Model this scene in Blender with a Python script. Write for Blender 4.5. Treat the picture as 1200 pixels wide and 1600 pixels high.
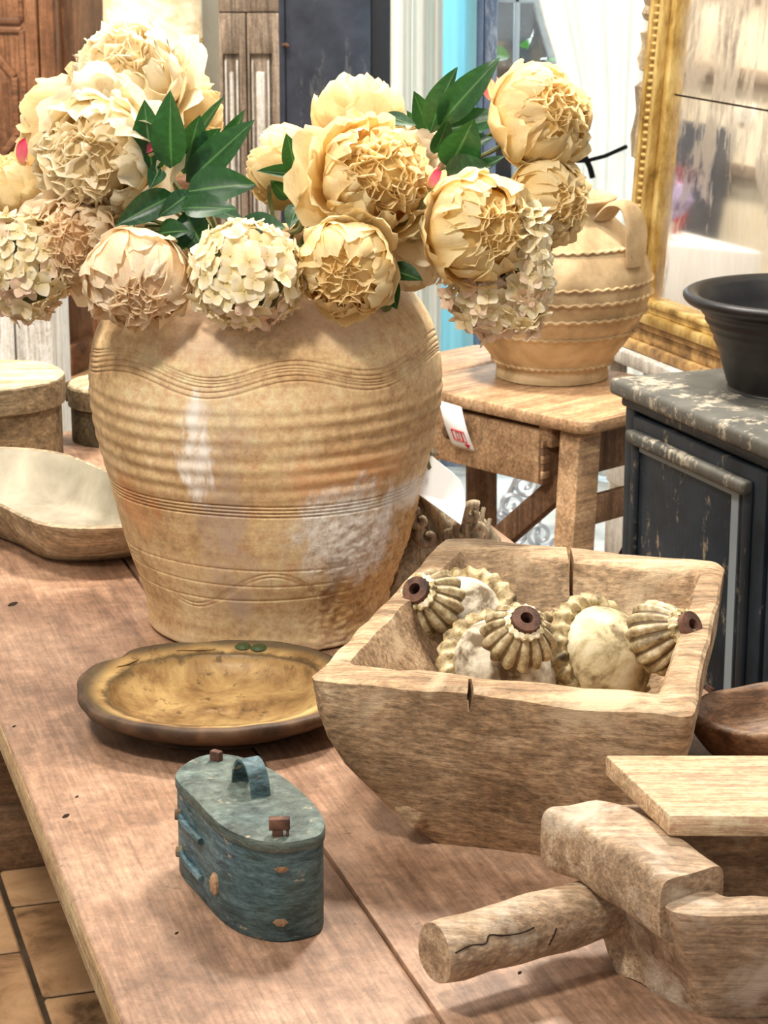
import bpy, bmesh, math, random
from mathutils import Vector, Matrix, Quaternion, noise as mnoise
random.seed(7)
S = bpy.context.scene
for o in list(bpy.data.objects): bpy.data.objects.remove(o)
COL = S.collection
PI = math.pi

def lin(c):
    out = []
    for v in c[:3]:
        v /= 255.0
        out.append(v/12.92 if v <= 0.04045 else ((v+0.055)/1.055)**2.4)
    return (*out, 1.0)

# ------------------------------------------------------------------ camera
PITCH = math.radians(15.35); CAM_H = 1.68; FPX = 3560.0
cam_d = bpy.data.cameras.new('camera'); cam = bpy.data.objects.new('camera', cam_d); COL.objects.link(cam)
cam.location = (0, 0, CAM_H); cam.rotation_euler = (PI/2-PITCH, 0, 0)
cam_d.sensor_fit = 'HORIZONTAL'; cam_d.sensor_width = 36; cam_d.lens = FPX/1200*36
cam_d.dof.use_dof = True; cam_d.dof.focus_distance = 2.35; cam_d.dof.aperture_fstop = 34
S.camera = cam
# ------------------------------------------------------------------ world, lights, exposure
S.view_settings.view_transform = 'Standard'; S.view_settings.look = 'None'
S.view_settings.gamma = 1.0; S.view_settings.use_curve_mapping = False
S.view_settings.exposure = 0.24
W = bpy.data.worlds.new('world'); S.world = W; W.use_nodes = True
W.node_tree.nodes['Background'].inputs[0].default_value = (1.0, 0.98, 0.95, 1)
W.node_tree.nodes['Background'].inputs[1].default_value = 0.56

def area(name, loc, target, size, power, color, spread=None):
    l = bpy.data.lights.new(name, 'AREA'); l.shape = 'DISK'; l.size = size; l.energy = power; l.color = color
    if spread: l.spread = math.radians(spread)
    o = bpy.data.objects.new(name, l); COL.objects.link(o); o.location = loc
    o.rotation_euler = (Vector(target)-Vector(loc)).to_track_quat('-Z', 'Y').to_euler()
    return o
WARM = (1.0, 0.93, 0.83)
area('ceiling_spot_over_urn', (0.45, 3.35, 3.0), (0.0, 2.5, 0.9), 0.30, 31, WARM, 120)
area('front_fill', (-0.75, 1.15, 3.0), (-0.1, 2.5, 1.1), 0.30, 19, WARM, 120)  # added fill lamp above camera left
area('ceiling_spot_mirror', (-0.2, 4.2, 3.0), (0.5, 4.6, 0.8), 0.30, 30, WARM, 120)
area('ceiling_spot_wardrobe', (-0.6, 6.3, 3.0), (-0.7, 7.6, 0.8), 0.35, 22, WARM, 130)
area('ceiling_spot_aisle', (-1.2, 3.2, 3.0), (-1.0, 3.6, 0.0), 0.30, 22, WARM, 120)
area('mirror_wall_fill', (-1.8, 6.6, 3.0), (-2.3, 7.3, 0.9), 0.35, 60, WARM, 140)  # added lamp, brightens the wall that the mirror reflects
area('window_daylight', (0.6, 7.6, 1.7), (0.55, 6.5, 0.9), 1.6, 90, (0.80, 0.95, 1.0), 150)

# ------------------------------------------------------------------ helpers
def ray(x, y):
    F = Vector((0, math.cos(PITCH), -math.sin(PITCH))); U = Vector((0, math.sin(PITCH), math.cos(PITCH)))
    return FPX*F+(x-600)*Vector((1, 0, 0))+(800-y)*U
def Pz(x, y, z=0.76):          # measured photo point on a level plane of height z
    d = ray(x, y); t = (z-CAM_H)/d.z; return Vector((0, 0, CAM_H))+t*d
def Py(x, y, Y):               # measured photo point at a depth Y
    d = ray(x, y); return Vector((0, 0, CAM_H))+d*(Y/d.y)

def tag(o, label=None, cat=None, group=None, kind=None):
    if label: o['label'] = label
    if cat: o['category'] = cat
    if group: o['group'] = group
    if kind: o['kind'] = kind
    return o
def empty(name, loc=(0, 0, 0), rz=0.0, label=None, cat=None, group=None):
    o = bpy.data.objects.new(name, None); COL.objects.link(o); o.location = loc
    o.rotation_euler = (0, 0, rz); o.empty_display_size = 0.05
    return tag(o, label, cat, group)
def link(name, me, parent=None, loc=None, rot=None, scale=None):
    o = bpy.data.objects.new(name, me); COL.objects.link(o)
    if parent: o.parent = parent
    if loc is not None: o.location = loc
    if rot is not None: o.rotation_euler = rot
    if scale is not None: o.scale = scale if hasattr(scale, '__len__') else (scale,)*3
    return o

class MB:
    def __init__(s): s.v = []; s.f = []; s.uv = None
    def add(s, vs, fs):
        n = len(s.v); s.v += [Vector(v) for v in vs]; s.f += [tuple(i+n for i in f) for f in fs]; return s
    def box(s, lo, hi, mat=None):
        x0, y0, z0 = lo; x1, y1, z1 = hi
        vs = [Vector(v) for v in ((x0,y0,z0),(x1,y0,z0),(x1,y1,z0),(x0,y1,z0),(x0,y0,z1),(x1,y0,z1),(x1,y1,z1),(x0,y1,z1))]
        if mat: vs = [mat @ v for v in vs]
        return s.add(vs, [(0,3,2,1),(4,5,6,7),(0,1,5,4),(1,2,6,5),(2,3,7,6),(3,0,4,7)])
    def bar(s, a, b, w, d, up=(0, 0, 1)):      # square bar from a to b
        a, b = Vector(a), Vector(b); t = (b-a).normalized(); r = t.cross(Vector(up))
        if r.length < 1e-4: r = t.cross(Vector((0, 1, 0)))
        r.normalize(); u = r.cross(t)
        vs = [p+r*sx*w/2+u*sy*d/2 for p in (a, b) for sx, sy in ((-1,-1),(1,-1),(1,1),(-1,1))]
        return s.add(vs, [(3,2,1,0),(4,5,6,7),(0,1,5,4),(1,2,6,5),(2,3,7,6),(3,0,4,7)])
    def rings(s, rings, closed=True, cap0=True, cap1=True):
        n = len(rings[0]); vs = [v for r in rings for v in r]; fs = []
        m = n if closed else n-1
        for i in range(len(rings)-1):
            for j in range(m):
                k = (j+1) % n
                fs.append((i*n+j, i*n+k, (i+1)*n+k, (i+1)*n+j))
        if cap0: fs.append(tuple(reversed(range(n))))
        if cap1: fs.append(tuple(range((len(rings)-1)*n, len(rings)*n)))
        return s.add(vs, fs)
    def tube(s, path, rad, n=8, cap=True):
        path = [Vector(p) for p in path]; rings = []; prev = None
        for i, p in enumerate(path):
            t = (path[min(i+1, len(path)-1)]-path[max(i-1, 0)]).normalized()
            if prev is None:
                r = t.cross(Vector((0, 0, 1)))
                if r.length < 1e-3: r = t.cross(Vector((1, 0, 0)))
            else: r = prev-t*prev.dot(t)
            r.normalize(); prev = r; u = t.cross(r)
            R = rad(i/(len(path)-1)) if callable(rad) else rad
            rings.append([p+(r*math.cos(a)+u*math.sin(a))*R for a in (2*PI*k/n for k in range(n))])
        return s.rings(rings, True, cap, cap)
    def lathe(s, prof, n=48, mod=None, cap0=False, cap1=False):
        rings = []
        for r, z in prof:
            ring = []
            for k in range(n):
                a = 2*PI*k/n; rr, zz = (r, z) if mod is None else mod(r, z, a)
                ring.append(Vector((rr*math.cos(a), rr*math.sin(a), zz)))
            rings.append(ring)
        return s.rings(rings, True, cap0, cap1)
    def prism(s, pts, z0, z1):
        return s.rings([[Vector((x, y, z0)) for x, y in pts], [Vector((x, y, z1)) for x, y in pts]])
    def xf(s, m): s.v = [m @ v for v in s.v]; return s
    def jitter(s, amt, sc, seed=0.0):
        out = []
        for v in s.v:
            q = v*sc+Vector((seed, seed*1.7, -seed))
            out.append(v+Vector((mnoise.noise(q), mnoise.noise(q+Vector((31.4, 7.7, 3.1))), mnoise.noise(q+Vector((-12.9, 41.3, 17.2)))))*amt*0.8)
        s.v = out; return s
    def mesh(s, name, mat, smooth=35, bevel=0, bseg=2, sub=0):
        me = bpy.data.meshes.new(name); me.from_pydata([tuple(v) for v in s.v], [], s.f)
        bm = bmesh.new(); bm.from_mesh(me)
        bmesh.ops.recalc_face_normals(bm, faces=bm.faces)
        if sub: bmesh.ops.subdivide_edges(bm, edges=bm.edges[:], cuts=sub, use_grid_fill=True)
        if bevel:
            es = [e for e in bm.edges if len(e.link_faces) == 2 and e.calc_face_angle(0) > 0.5]
            bmesh.ops.bevel(bm, geom=es, offset=bevel, segments=bseg, profile=0.5, affect='EDGES', clamp_overlap=True)
        bm.to_mesh(me); bm.free()
        if mat: me.materials.append(mat)
        if smooth:
            me.polygons.foreach_set('use_smooth', [True]*len(me.polygons))
            me.set_sharp_from_angle(angle=math.radians(smooth))
        me.update(); return me
    def build(s, name, mat, parent=None, **k):
        return link(name, s.mesh(name, mat, **k), parent)
def interp(pts, n):            # smooth polyline through control points (Catmull-Rom)
    P = [Vector(p) for p in pts]; out = []
    for i in range(len(P)-1):
        a, b, c, d = P[max(i-1, 0)], P[i], P[i+1], P[min(i+2, len(P)-1)]
        for k in range(n):
            t = k/n
            out.append(0.5*((2*b)+(c-a)*t+(2*a-5*b+4*c-d)*t*t+(3*b-a-3*c+d)*t**3))
    out.append(P[-1]); return out
def ss(a, b, x):
    t = max(0.0, min(1.0, (x-a)/(b-a))); return t*t*(3-2*t)

# ------------------------------------------------------------------ materials
class NT:
    def __init__(s, name, rough=0.6, spec=0.3):
        s.m = bpy.data.materials.new(name); s.m.use_nodes = True; s.t = s.m.node_tree; s.n = s.t.nodes
        s.b = s.n['Principled BSDF']; s.b.inputs['Roughness'].default_value = rough
        s.b.inputs['Specular IOR Level'].default_value = spec
        s.tc = s.n.new('ShaderNodeTexCoord')
    def L(s, a, b): s.t.links.new(a, b)
    def map(s, scale=(1, 1, 1), rot=(0, 0, 0), src='Object', loc=(0, 0, 0)):
        m = s.n.new('ShaderNodeMapping'); m.inputs['Scale'].default_value = scale
        m.inputs['Rotation'].default_value = rot; m.inputs['Location'].default_value = loc
        s.L(s.tc.outputs[src], m.inputs[0]); return m.outputs[0]
    def noise(s, vec, scale=1, detail=4, rough=0.6, dist=0.0):
        n = s.n.new('ShaderNodeTexNoise'); n.inputs['Scale'].default_value = scale; n.inputs['Detail'].default_value = detail
        n.inputs['Roughness'].default_value = rough; n.inputs['Distortion'].default_value = dist
        s.L(vec, n.inputs['Vector']); return n.outputs['Fac']
    def ramp(s, fac, stops):
        r = s.n.new('ShaderNodeValToRGB'); e = r.color_ramp.elements
        while len(e) < len(stops): e.new(0.5)
        for i, (p, c) in enumerate(stops):
            e[i].position = p; e[i].color = c if isinstance(c, tuple) and len(c) == 4 else (c, c, c, 1)
        s.L(fac, r.inputs[0]); return r.outputs[0]
    def mix(s, fac, a, b, mode='MIX'):
        m = s.n.new('ShaderNodeMix'); m.data_type = 'RGBA'; m.blend_type = mode; m.clamp_factor = True
        for sock, v in ((m.inputs[0], fac), (m.inputs[6], a), (m.inputs[7], b)):
            if hasattr(v, 'links') or hasattr(v, 'is_linked'): s.L(v, sock)
            else: sock.default_value = v
        return m.outputs[2]
    def math(s, op, a, b=0.0, c=None):
        m = s.n.new('ShaderNodeMath'); m.operation = op
        for i, v in enumerate((a, b) if c is None else (a, b, c)):
            if hasattr(v, 'is_linked'): s.L(v, m.inputs[i])
            else: m.inputs[i].default_value = v
        return m.outputs[0]
    def sep(s, vec):
        x = s.n.new('ShaderNodeSeparateXYZ'); s.L(vec, x.inputs[0]); return x.outputs
    def col(s, c): s.L(c, s.b.inputs['Base Color'])
    def bump(s, h, strength=0.3, dist=0.002):
        b = s.n.new('ShaderNodeBump'); b.inputs['Strength'].default_value = strength; b.inputs['Distance'].default_value = dist
        s.L(h, b.inputs['Height']); s.L(b.outputs[0], s.b.inputs['Normal'])
    def maprange(s, v, a, b, lo=0.0, hi=1.0):
        m = s.n.new('ShaderNodeMapRange'); m.interpolation_type = 'SMOOTHSTEP'
        m.inputs['From Min'].default_value = a; m.inputs['From Max'].default_value = b
        m.inputs['To Min'].default_value = lo; m.inputs['To Max'].default_value = hi
        s.L(v, m.inputs['Value']); return m.outputs[0]

def wood(name, dark, mid, light, axis=1, freq=30, rough=0.55, spec=0.3, bump=0.35, blotch=0.35, specks=0.0, worn=None, streak=0.55, grain=0.6, gritw=0.4):
    t = NT(name, rough, spec)
    sc = [freq]*3; sc[axis] = freq*0.07
    g = t.noise(t.map(tuple(sc)), 1, 8, 0.62, 0.9)
    sf = [freq*7]*3; sf[axis] = freq*0.35
    fine = t.noise(t.map(tuple(sf)), 1, 4, 0.6)
    big = t.noise(t.map((1, 1, 1)), 5.5, 4, 0.55, 0.4)
    c = t.ramp(g, [(0.30, lin(dark)), (0.50, lin(mid)), (0.70, lin(light))])
    c = t.mix(blotch, c, t.ramp(big, [(0.34, lin(dark)), (0.5, lin(mid)), (0.66, lin(light))]))
    c = t.mix(grain, c, t.ramp(fine, [(0.30, 0.20), (0.66, 0.78)]), 'OVERLAY')
    mott = t.noise(t.map((1, 1, 1), loc=(2, 8, 5)), 45, 8, 0.75, 0.3)
    c = t.mix(0.5, c, t.ramp(mott, [(0.32, 0.20), (0.66, 0.76)]), 'OVERLAY')
    grit = t.noise(t.map(tuple(1.0 if i != axis else 0.45 for i in range(3)), loc=(6, 3, 9)), 260, 5, 0.7)
    c = t.mix(gritw, c, t.ramp(grit, [(0.36, 0.18), (0.60, 0.70)]), 'OVERLAY')
    st = t.noise(t.map(tuple(v*0.4 for v in sc), loc=(4, 7, 2)), 1, 8, 0.7, 1.5)
    c = t.mix(t.ramp(st, [(0.34, streak), (0.47, 0.0)]), c, lin([v*0.72 for v in dark]))
    if worn:
        w = t.noise(t.map((1, 1, 1), loc=(3, 1, 2)), 11, 6, 0.65, 0.5)
        c = t.mix(t.ramp(w, [(0.52, 0.0), (0.64, 0.75)]), c, lin(worn))
    if specks:
        k = t.noise(t.map((1, 1, 1), loc=(9, 4, 1)), 60, 5, 0.7)
        c = t.mix(t.ramp(k, [(0.28, specks), (0.36, 0.0)]), c, lin([v*0.35 for v in dark]))
    t.col(c); t.bump(t.math('ADD', t.math('ADD', fine, t.math('MULTIPLY', grit, 0.8)), t.math('MULTIPLY', g, 1.5)), bump, 0.002)
    return t.m
def mottled(name, cols, scale=20, rough=0.7, spec=0.3, bump=0.2, metal=0.0, detail=6, stretch=(1, 1, 1), contrast=0.16):
    t = NT(name, rough, spec); n = t.noise(t.map(stretch), scale, detail, 0.62, 0.3)
    k = len(cols)
    t.col(t.ramp(n, [(0.5-contrast+2*contrast*i/max(1, k-1), lin(c)) for i, c in enumerate(cols)]))
    t.b.inputs['Metallic'].default_value = metal
    if bump: t.bump(t.noise(t.map(stretch), scale*4, 4, 0.6), bump, 0.002)
    return t.m
def plain(name, c, rough=0.6, spec=0.3, metal=0.0, emit=0.0):
    t = NT(name, rough, spec); t.b.inputs['Base Color'].default_value = lin(c); t.b.inputs['Metallic'].default_value = metal
    if emit: t.b.inputs['Emission Color'].default_value = lin(c); t.b.inputs['Emission Strength'].default_value = emit
    return t.m
def distressed(name, paint, under, scale=14, amount=0.57, stretch=(1, 1, 0.35), rough=0.55, paint2=None):
    t = NT(name, rough, 0.35)
    a = t.noise(t.map(stretch), scale, 12, 0.78, 0.3); b = t.noise(t.map((1, 1, 0.3)), scale*7, 6, 0.7)
    p = t.ramp(t.noise(t.map((1, 1, 1)), 9, 4), [(0.35, lin(paint)), (0.65, lin(paint2 or paint))])
    m = t.ramp(t.math('ADD', t.math('MULTIPLY', a, 0.8), t.math('MULTIPLY', b, 0.2)), [(amount, 0.0), (amount+0.035, 1.0)])
    u = t.ramp(b, [(0.35, lin([v*0.7 for v in under])), (0.6, lin(under))])
    t.col(t.mix(m, p, u)); t.bump(t.math('SUBTRACT', b, m), 0.4, 0.0015)
    return t.m

M = {}
M['table'] = wood('table wood', (96, 70, 52), (150, 116, 92), (184, 150, 124), 1, 40, 0.45, 0.4, 0.2, 0.6, 0.5, None, 0.3, 0.35, 0.2)
M['table_edge'] = wood('table edge wood', (150, 112, 74), (196, 160, 118), (224, 194, 154), 1, 26, 0.5, 0.3, 0.4, 0.4, 0.6)
M['trough'] = wood('trough wood', (108, 84, 60), (164, 134, 102), (202, 174, 140), 0, 30, 0.7, 0.2, 0.6, 0.45, 0.6, (208, 184, 150))
M['mortar'] = wood('mortar wood', (118, 92, 68), (174, 146, 116), (214, 192, 164), 0, 46, 0.55, 0.35, 0.5, 0.35, 0.3, (212, 196, 174), 0.35, 0.5)
M['plank'] = wood('pale plank wood', (164, 132, 98), (202, 170, 134), (224, 198, 164), 0, 44, 0.62, 0.25, 0.4, 0.25, 0.2)
M['brown'] = wood('brown carved wood', (84, 56, 38), (138, 102, 72), (178, 142, 108), 0, 24, 0.5, 0.35, 0.4, 0.4, 0.3)
M['walnut'] = wood('walnut', (66, 42, 28), (118, 80, 54), (158, 114, 82), 2, 18, 0.38, 0.45, 0.2, 0.4)
M['walnut_h'] = wood('walnut cross grain', (60, 38, 26), (110, 74, 50), (150, 106, 76), 0, 18, 0.38, 0.45, 0.2, 0.4)
M['greyoak'] = wood('weathered grey oak', (98, 84, 70), (146, 128, 110), (186, 168, 148), 2, 26, 0.75, 0.2, 0.4, 0.3)
M['deskwood'] = wood('desk wood', (128, 96, 66), (176, 140, 104), (206, 172, 134), 0, 20, 0.55, 0.3, 0.3, 0.4, 0.3)
M['deskdark'] = wood('dark desk wood', (78, 56, 42), (120, 90, 66), (152, 118, 88), 2, 22, 0.6, 0.3, 0.4, 0.4)
M['boxwood'] = wood('pale bentwood lid', (142, 122, 92), (190, 172, 138), (222, 208, 178), 0, 26, 0.75, 0.2, 0.4, 0.35, 0.4)
M['boxband'] = wood('dark bentwood band', (74, 60, 42), (120, 102, 76), (150, 132, 102), 0, 26, 0.7, 0.2, 0.5, 0.4, 0.9)
M['smallbox'] = wood('dark olive bentwood', (58, 50, 36), (88, 78, 58), (118, 106, 80), 0, 26, 0.7, 0.2, 0.4, 0.4, 0.4)
M['floorwood'] = wood('dark plinth wood', (70, 50, 36), (112, 84, 60), (138, 108, 80), 0, 14, 0.6, 0.3, 0.3, 0.5, 0.6)
M['drift'] = wood('carved driftwood', (96, 82, 66), (160, 142, 116), (206, 190, 160), 2, 30, 0.8, 0.15, 0.7, 0.35, 0.8)
M['ash'] = mottled('ash grey bowl wood', [(120, 112, 94), (150, 142, 124), (172, 164, 144)], 7, 0.75, 0.2, 0.25)
M['ash_edge'] = wood('cut bowl edge', (112, 94, 70), (160, 140, 112), (200, 184, 156), 0, 24, 0.7, 0.2, 0.3)
M['dark_brown'] = plain('dark crevice', (46, 36, 28), 0.9, 0.05)
M['white_wood'] = wood('white washed wood', (176, 168, 156), (212, 206, 196), (234, 230, 222), 2, 26, 0.7, 0.2, 0.3, 0.3)
M['plaster'] = mottled('cream plaster', [(214, 200, 174), (232, 222, 200), (240, 232, 214)], 3, 0.9, 0.1, 0.1)
M['black_clay'] = mottled('black clay', [(16, 15, 16), (24, 23, 23), (36, 33, 31)], 10, 0.42, 0.4, 0.1)
M['black'] = plain('black fabric', (18, 18, 20), 0.8, 0.1)
M['paper'] = plain('white card', (250, 248, 244), 0.8, 0.1)
M['red_ink'] = plain('red ink', (206, 44, 52), 0.7, 0.1)
M['iron'] = mottled('rusted iron', [(48, 32, 26), (92, 62, 48), (118, 84, 66)], 40, 0.7, 0.3, 0.4)
M['silver'] = plain('silvered metal', (196, 198, 204), 0.3, 0.5, 0.9)
M['lavender'] = mottled('lavender', [(120, 104, 150), (164, 150, 188), (190, 180, 206)], 40, 0.9, 0.1, 0.3)
M['redcloth'] = mottled('red cloth', [(140, 44, 42), (172, 66, 60)], 20, 0.9, 0.1, 0.2)
M['stemgreen'] = mottled('stem green', [(70, 84, 44), (110, 116, 70), (150, 130, 92)], 30, 0.6, 0.3, 0.2)

# gold leaf frame
t = NT('worn gilding', 0.36, 0.5)
g = t.noise(t.map((1, 1, 0.4)), 22, 8, 0.7, 0.3)
t.col(t.ramp(g, [(0.30, lin((104, 80, 42))), (0.44, lin((180, 146, 78))), (0.62, lin((228, 202, 134)))]))
t.b.inputs['Metallic'].default_value = 0.4; t.bump(g, 0.3, 0.002); M['gold'] = t.m
t = NT('worn base gesso', 0.6, 0.3)
g = t.noise(t.map((1, 0.3, 1)), 24, 8, 0.7)
t.col(t.ramp(g, [(0.34, lin((98, 84, 66))), (0.48, lin((168, 132, 84))), (0.64, lin((212, 178, 120)))])); M['gesso'] = t.m
# foxed mirror
t = NT('foxed mirror glass', 0.08, 0.5)
n1 = t.noise(t.map((1, 1, 0.5)), 5, 8, 0.7, 0.5); n2 = t.noise(t.map((1, 1, 0.2)), 40, 6, 0.7)
fx = t.math('ADD', t.math('MULTIPLY', n1, 0.7), t.math('MULTIPLY', n2, 0.3))
t.col(t.ramp(fx, [(0.36, lin((160, 152, 146))), (0.46, lin((232, 226, 216))), (0.62, lin((246, 242, 234)))]))
t.L(t.ramp(fx, [(0.36, 0.75), (0.5, 0.95)]), t.b.inputs['Metallic'])
t.L(t.ramp(fx, [(0.36, 0.30), (0.50, 0.035)]), t.b.inputs['Roughness']); M['mirror'] = t.m
# distressed paints
M['blackpaint'] = distressed('distressed blue black paint', (30, 36, 42), (158, 140, 116), 15, 0.56, (1, 1, 0.55), 0.5, (46, 55, 64))
M['blacktop'] = distressed('worn grey cabinet top', (70, 70, 66), (180, 170, 150), 12, 0.515, (1, 1, 1), 0.55, (104, 102, 94))
M['bluepaint'] = distressed('dark slate door paint', (42, 46, 56), (92, 92, 98), 10, 0.56, (1, 1, 0.25), 0.6, (62, 66, 78))
M['bluepost'] = distressed('blue grey window post', (98, 112, 138), (160, 172, 190), 14, 0.52, (1, 1, 0.2), 0.6, (120, 134, 158))
M['greyline'] = plain('pale blue grey paint line', (160, 172, 180), 0.6)
def teal(name, c0, c1, c2, c3):
    t = NT(name, 0.55, 0.35)
    a = t.noise(t.map((1, 1, 4.0)), 34, 10, 0.75, 0.6); b = t.noise(t.map((1, 1, 1)), 9, 5); f = t.noise(t.map((1, 1, 5)), 120, 6, 0.7)
    c = t.ramp(a, [(0.34, lin(c0)), (0.47, lin(c1)), (0.62, lin(c2))])
    c = t.mix(t.ramp(b, [(0.40, 0.0), (0.62, 0.55)]), c, lin(c3))
    c = t.mix(0.6, c, t.ramp(f, [(0.32, 0.18), (0.66, 0.76)]), 'OVERLAY')
    w = t.noise(t.map((1, 1, 2), loc=(5, 2, 0)), 48, 8, 0.7)
    c = t.mix(t.ramp(w, [(0.62, 0.0), (0.67, 0.8)]), c, lin((176, 158, 130)))
    t.col(c); t.bump(a, 0.45, 0.0015); return t.m
M['teal'] = teal('teal box paint', (26, 38, 42), (62, 86, 94), (104, 130, 136), (70, 84, 72))
M['teal_lid'] = teal('grey green lid paint', (36, 46, 44), (74, 88, 84), (110, 124, 116), (98, 102, 88))

# cloth: sheer curtains lit from both sides
def cloth(name, c, trans=0.45):
    t = NT(name, 0.95, 0.05); w = t.noise(t.map((60, 60, 260)), 4, 3, 0.6)
    t.col(t.mix(0.25, lin(c), t.ramp(w, [(0.3, 0.55), (0.7, 0.85)]), 'OVERLAY'))
    tr = t.n.new('ShaderNodeBsdfTranslucent'); tr.inputs[0].default_value = lin(c)
    mx = t.n.new('ShaderNodeMixShader'); mx.inputs[0].default_value = trans
    t.L(t.b.outputs[0], mx.inputs[1]); t.L(tr.outputs[0], mx.inputs[2])
    t.L(mx.outputs[0], t.n['Material Output'].inputs[0]); return t.m
M['sheer'] = cloth('white linen sheer', (240, 238, 232)); M['aqua'] = cloth('pale aqua sheer', (176, 226, 236), 0.55)
M['whitecloth'] = cloth('white tablecloth', (238, 236, 234), 0.1)
t = NT('window glass', 0.03, 0.5); tr = t.n.new('ShaderNodeBsdfTransparent'); mx = t.n.new('ShaderNodeMixShader'); mx.inputs[0].default_value = 0.12
gl = t.n.new('ShaderNodeBsdfGlossy'); gl.inputs['Roughness'].default_value = 0.03
t.L(tr.outputs[0], mx.inputs[1]); t.L(gl.outputs[0], mx.inputs[2]); t.L(mx.outputs[0], t.n['Material Output'].inputs[0]); M['glass'] = t.m

# petals: colour by object random and by the petal's own length (uv.y)
def petal_mat(name, base, mid, tip, alt, trans=0.42):
    t = NT(name, 0.75, 0.15); uv = t.sep(t.tc.outputs['UV'])
    oi = t.n.new('ShaderNodeObjectInfo')
    c = t.ramp(uv[1], [(0.05, lin(base)), (0.45, lin(mid)), (0.95, lin(tip))])
    c = t.mix(t.math('MULTIPLY', oi.outputs['Random'], 0.55), c, lin(alt))
    vein = t.noise(t.map((34, 2.2, 1), src='UV'), 1, 3, 0.6, 0.4)
    c = t.mix(0.22, c, t.ramp(vein, [(0.35, 0.30), (0.6, 0.68)]), 'OVERLAY')
    edge = t.noise(t.map((6, 6, 6), src='UV'), 1, 4, 0.6)
    c = t.mix(t.math('MULTIPLY', t.ramp(edge, [(0.55, 0.0), (0.75, 0.5)]), uv[1]), c, lin((214, 168, 112)))
    t.col(c); t.bump(vein, 0.25, 0.001)
    tr = t.n.new('ShaderNodeBsdfTranslucent'); t.L(c, tr.inputs[0])
    mx = t.n.new('ShaderNodeMixShader'); mx.inputs[0].default_value = trans
    t.L(t.b.outputs[0], mx.inputs[1]); t.L(tr.outputs[0], mx.inputs[2]); t.L(mx.outputs[0], t.n['Material Output'].inputs[0])
    return t.m
M['pet_yellow'] = petal_mat('butter yellow petal', (238, 202, 126), (246, 222, 160), (250, 236, 190), (244, 212, 150))
M['pet_cream'] = petal_mat('cream petal', (240, 216, 164), (248, 234, 196), (252, 244, 220), (246, 224, 174))
M['pet_blush'] = petal_mat('blush petal', (240, 206, 166), (248, 226, 192), (252, 238, 212), (246, 220, 178))
M['pet_pink'] = petal_mat('pink bud petal', (220, 190, 130), (222, 120, 130), (206, 52, 96), (214, 90, 116), 0.2)
M['pet_hyd'] = petal_mat('hydrangea petal', (226, 204, 140), (244, 230, 188), (252, 246, 224), (246, 226, 180), 0.3)
M['pet_hydpink'] = petal_mat('blush hydrangea petal', (214, 196, 140), (240, 214, 184), (246, 222, 200), (236, 200, 172), 0.25)
t = NT('dark green leaf', 0.38, 0.45); uv = t.sep(t.tc.outputs['UV']); oi = t.n.new('ShaderNodeObjectInfo')
rib = t.math('ABSOLUTE', t.math('SUBTRACT', uv[0], 0.5))
n = t.noise(t.map((3, 12, 1), src='UV'), 1, 4, 0.6, 0.4)
c = t.ramp(n, [(0.35, lin((14, 40, 22))), (0.55, lin((26, 66, 34))), (0.75, lin((50, 96, 50)))])
c = t.mix(t.math('MULTIPLY', oi.outputs['Random'], 0.5), c, lin((34, 78, 36)))
c = t.mix(t.ramp(rib, [(0.0, 0.7), (0.05, 0.0)]), c, lin((110, 150, 90)))
t.col(c); t.bump(n, 0.2, 0.001)
tr = t.n.new('ShaderNodeBsdfTranslucent'); tr.inputs[0].default_value = lin((70, 130, 50)); mx = t.n.new('ShaderNodeMixShader'); mx.inputs[0].default_value = 0.15
t.L(t.b.outputs[0], mx.inputs[1]); t.L(tr.outputs[0], mx.inputs[2]); t.L(mx.outputs[0], t.n['Material Output'].inputs[0]); M['leaf'] = t.m

# terracotta urn: ochre clay with lime streaks and a rough crusted patch
t = NT('old terracotta', 0.62, 0.25)
x, y, z = t.sep(t.tc.outputs['Object'])
ang = t.math('ARCTAN2', x, t.math('MULTIPLY', y, -1.0))
n_big = t.noise(t.map((1, 1, 1)), 6, 5, 0.6, 0.5); n_fine = t.noise(t.map((1, 1, 1)), 85, 9, 0.78)
n_mid = t.noise(t.map((1, 1, 0.35)), 26, 8, 0.7, 0.4); band = t.noise(t.map((1.2, 1.2, 34)), 1.4, 4, 0.6)
c = t.ramp(n_big, [(0.34, lin((166, 130, 90))), (0.5, lin((206, 172, 126))), (0.66, lin((228, 202, 160)))])
c = t.mix(0.35, c, t.ramp(band, [(0.36, lin((166, 126, 84))), (0.62, lin((230, 198, 150)))]))
c = t.mix(0.65, c, t.ramp(n_fine, [(0.33, 0.20), (0.64, 0.76)]), 'OVERLAY')
def blob(a0, aw, z0, zw, lo, hi, nz):
    da = t.math('DIVIDE', t.math('SUBTRACT', ang, a0), aw); dz = t.math('DIVIDE', t.math('SUBTRACT', z, z0), zw)
    r2 = t.math('ADD', t.math('MULTIPLY', da, da), t.math('MULTIPLY', dz, dz))
    v = t.math('ADD', t.math('MULTIPLY', t.math('SUBTRACT', nz, 0.5), 3.6), t.math('SUBTRACT', 1.0, r2))
    return t.maprange(v, lo, hi)
c = t.mix(t.math('MULTIPLY', blob(0.0, 1.3, 0.45, 0.07, 0.0, 1.0, n_big), 0.55), c, lin((186, 158, 140)))  # greyer mauve on the shoulder paints the shadow under the flowers
c = t.mix(t.math('MULTIPLY', blob(-0.9, 0.35, 0.19, 0.05, 0.1, 1.3, n_mid), 0.5), c, lin((206, 128, 74)))
c = t.mix(t.math('MULTIPLY', blob(0.55, 0.5, 0.235, 0.05, 0.0, 1.3, n_mid), 0.45), c, lin((222, 150, 90)))
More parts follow.
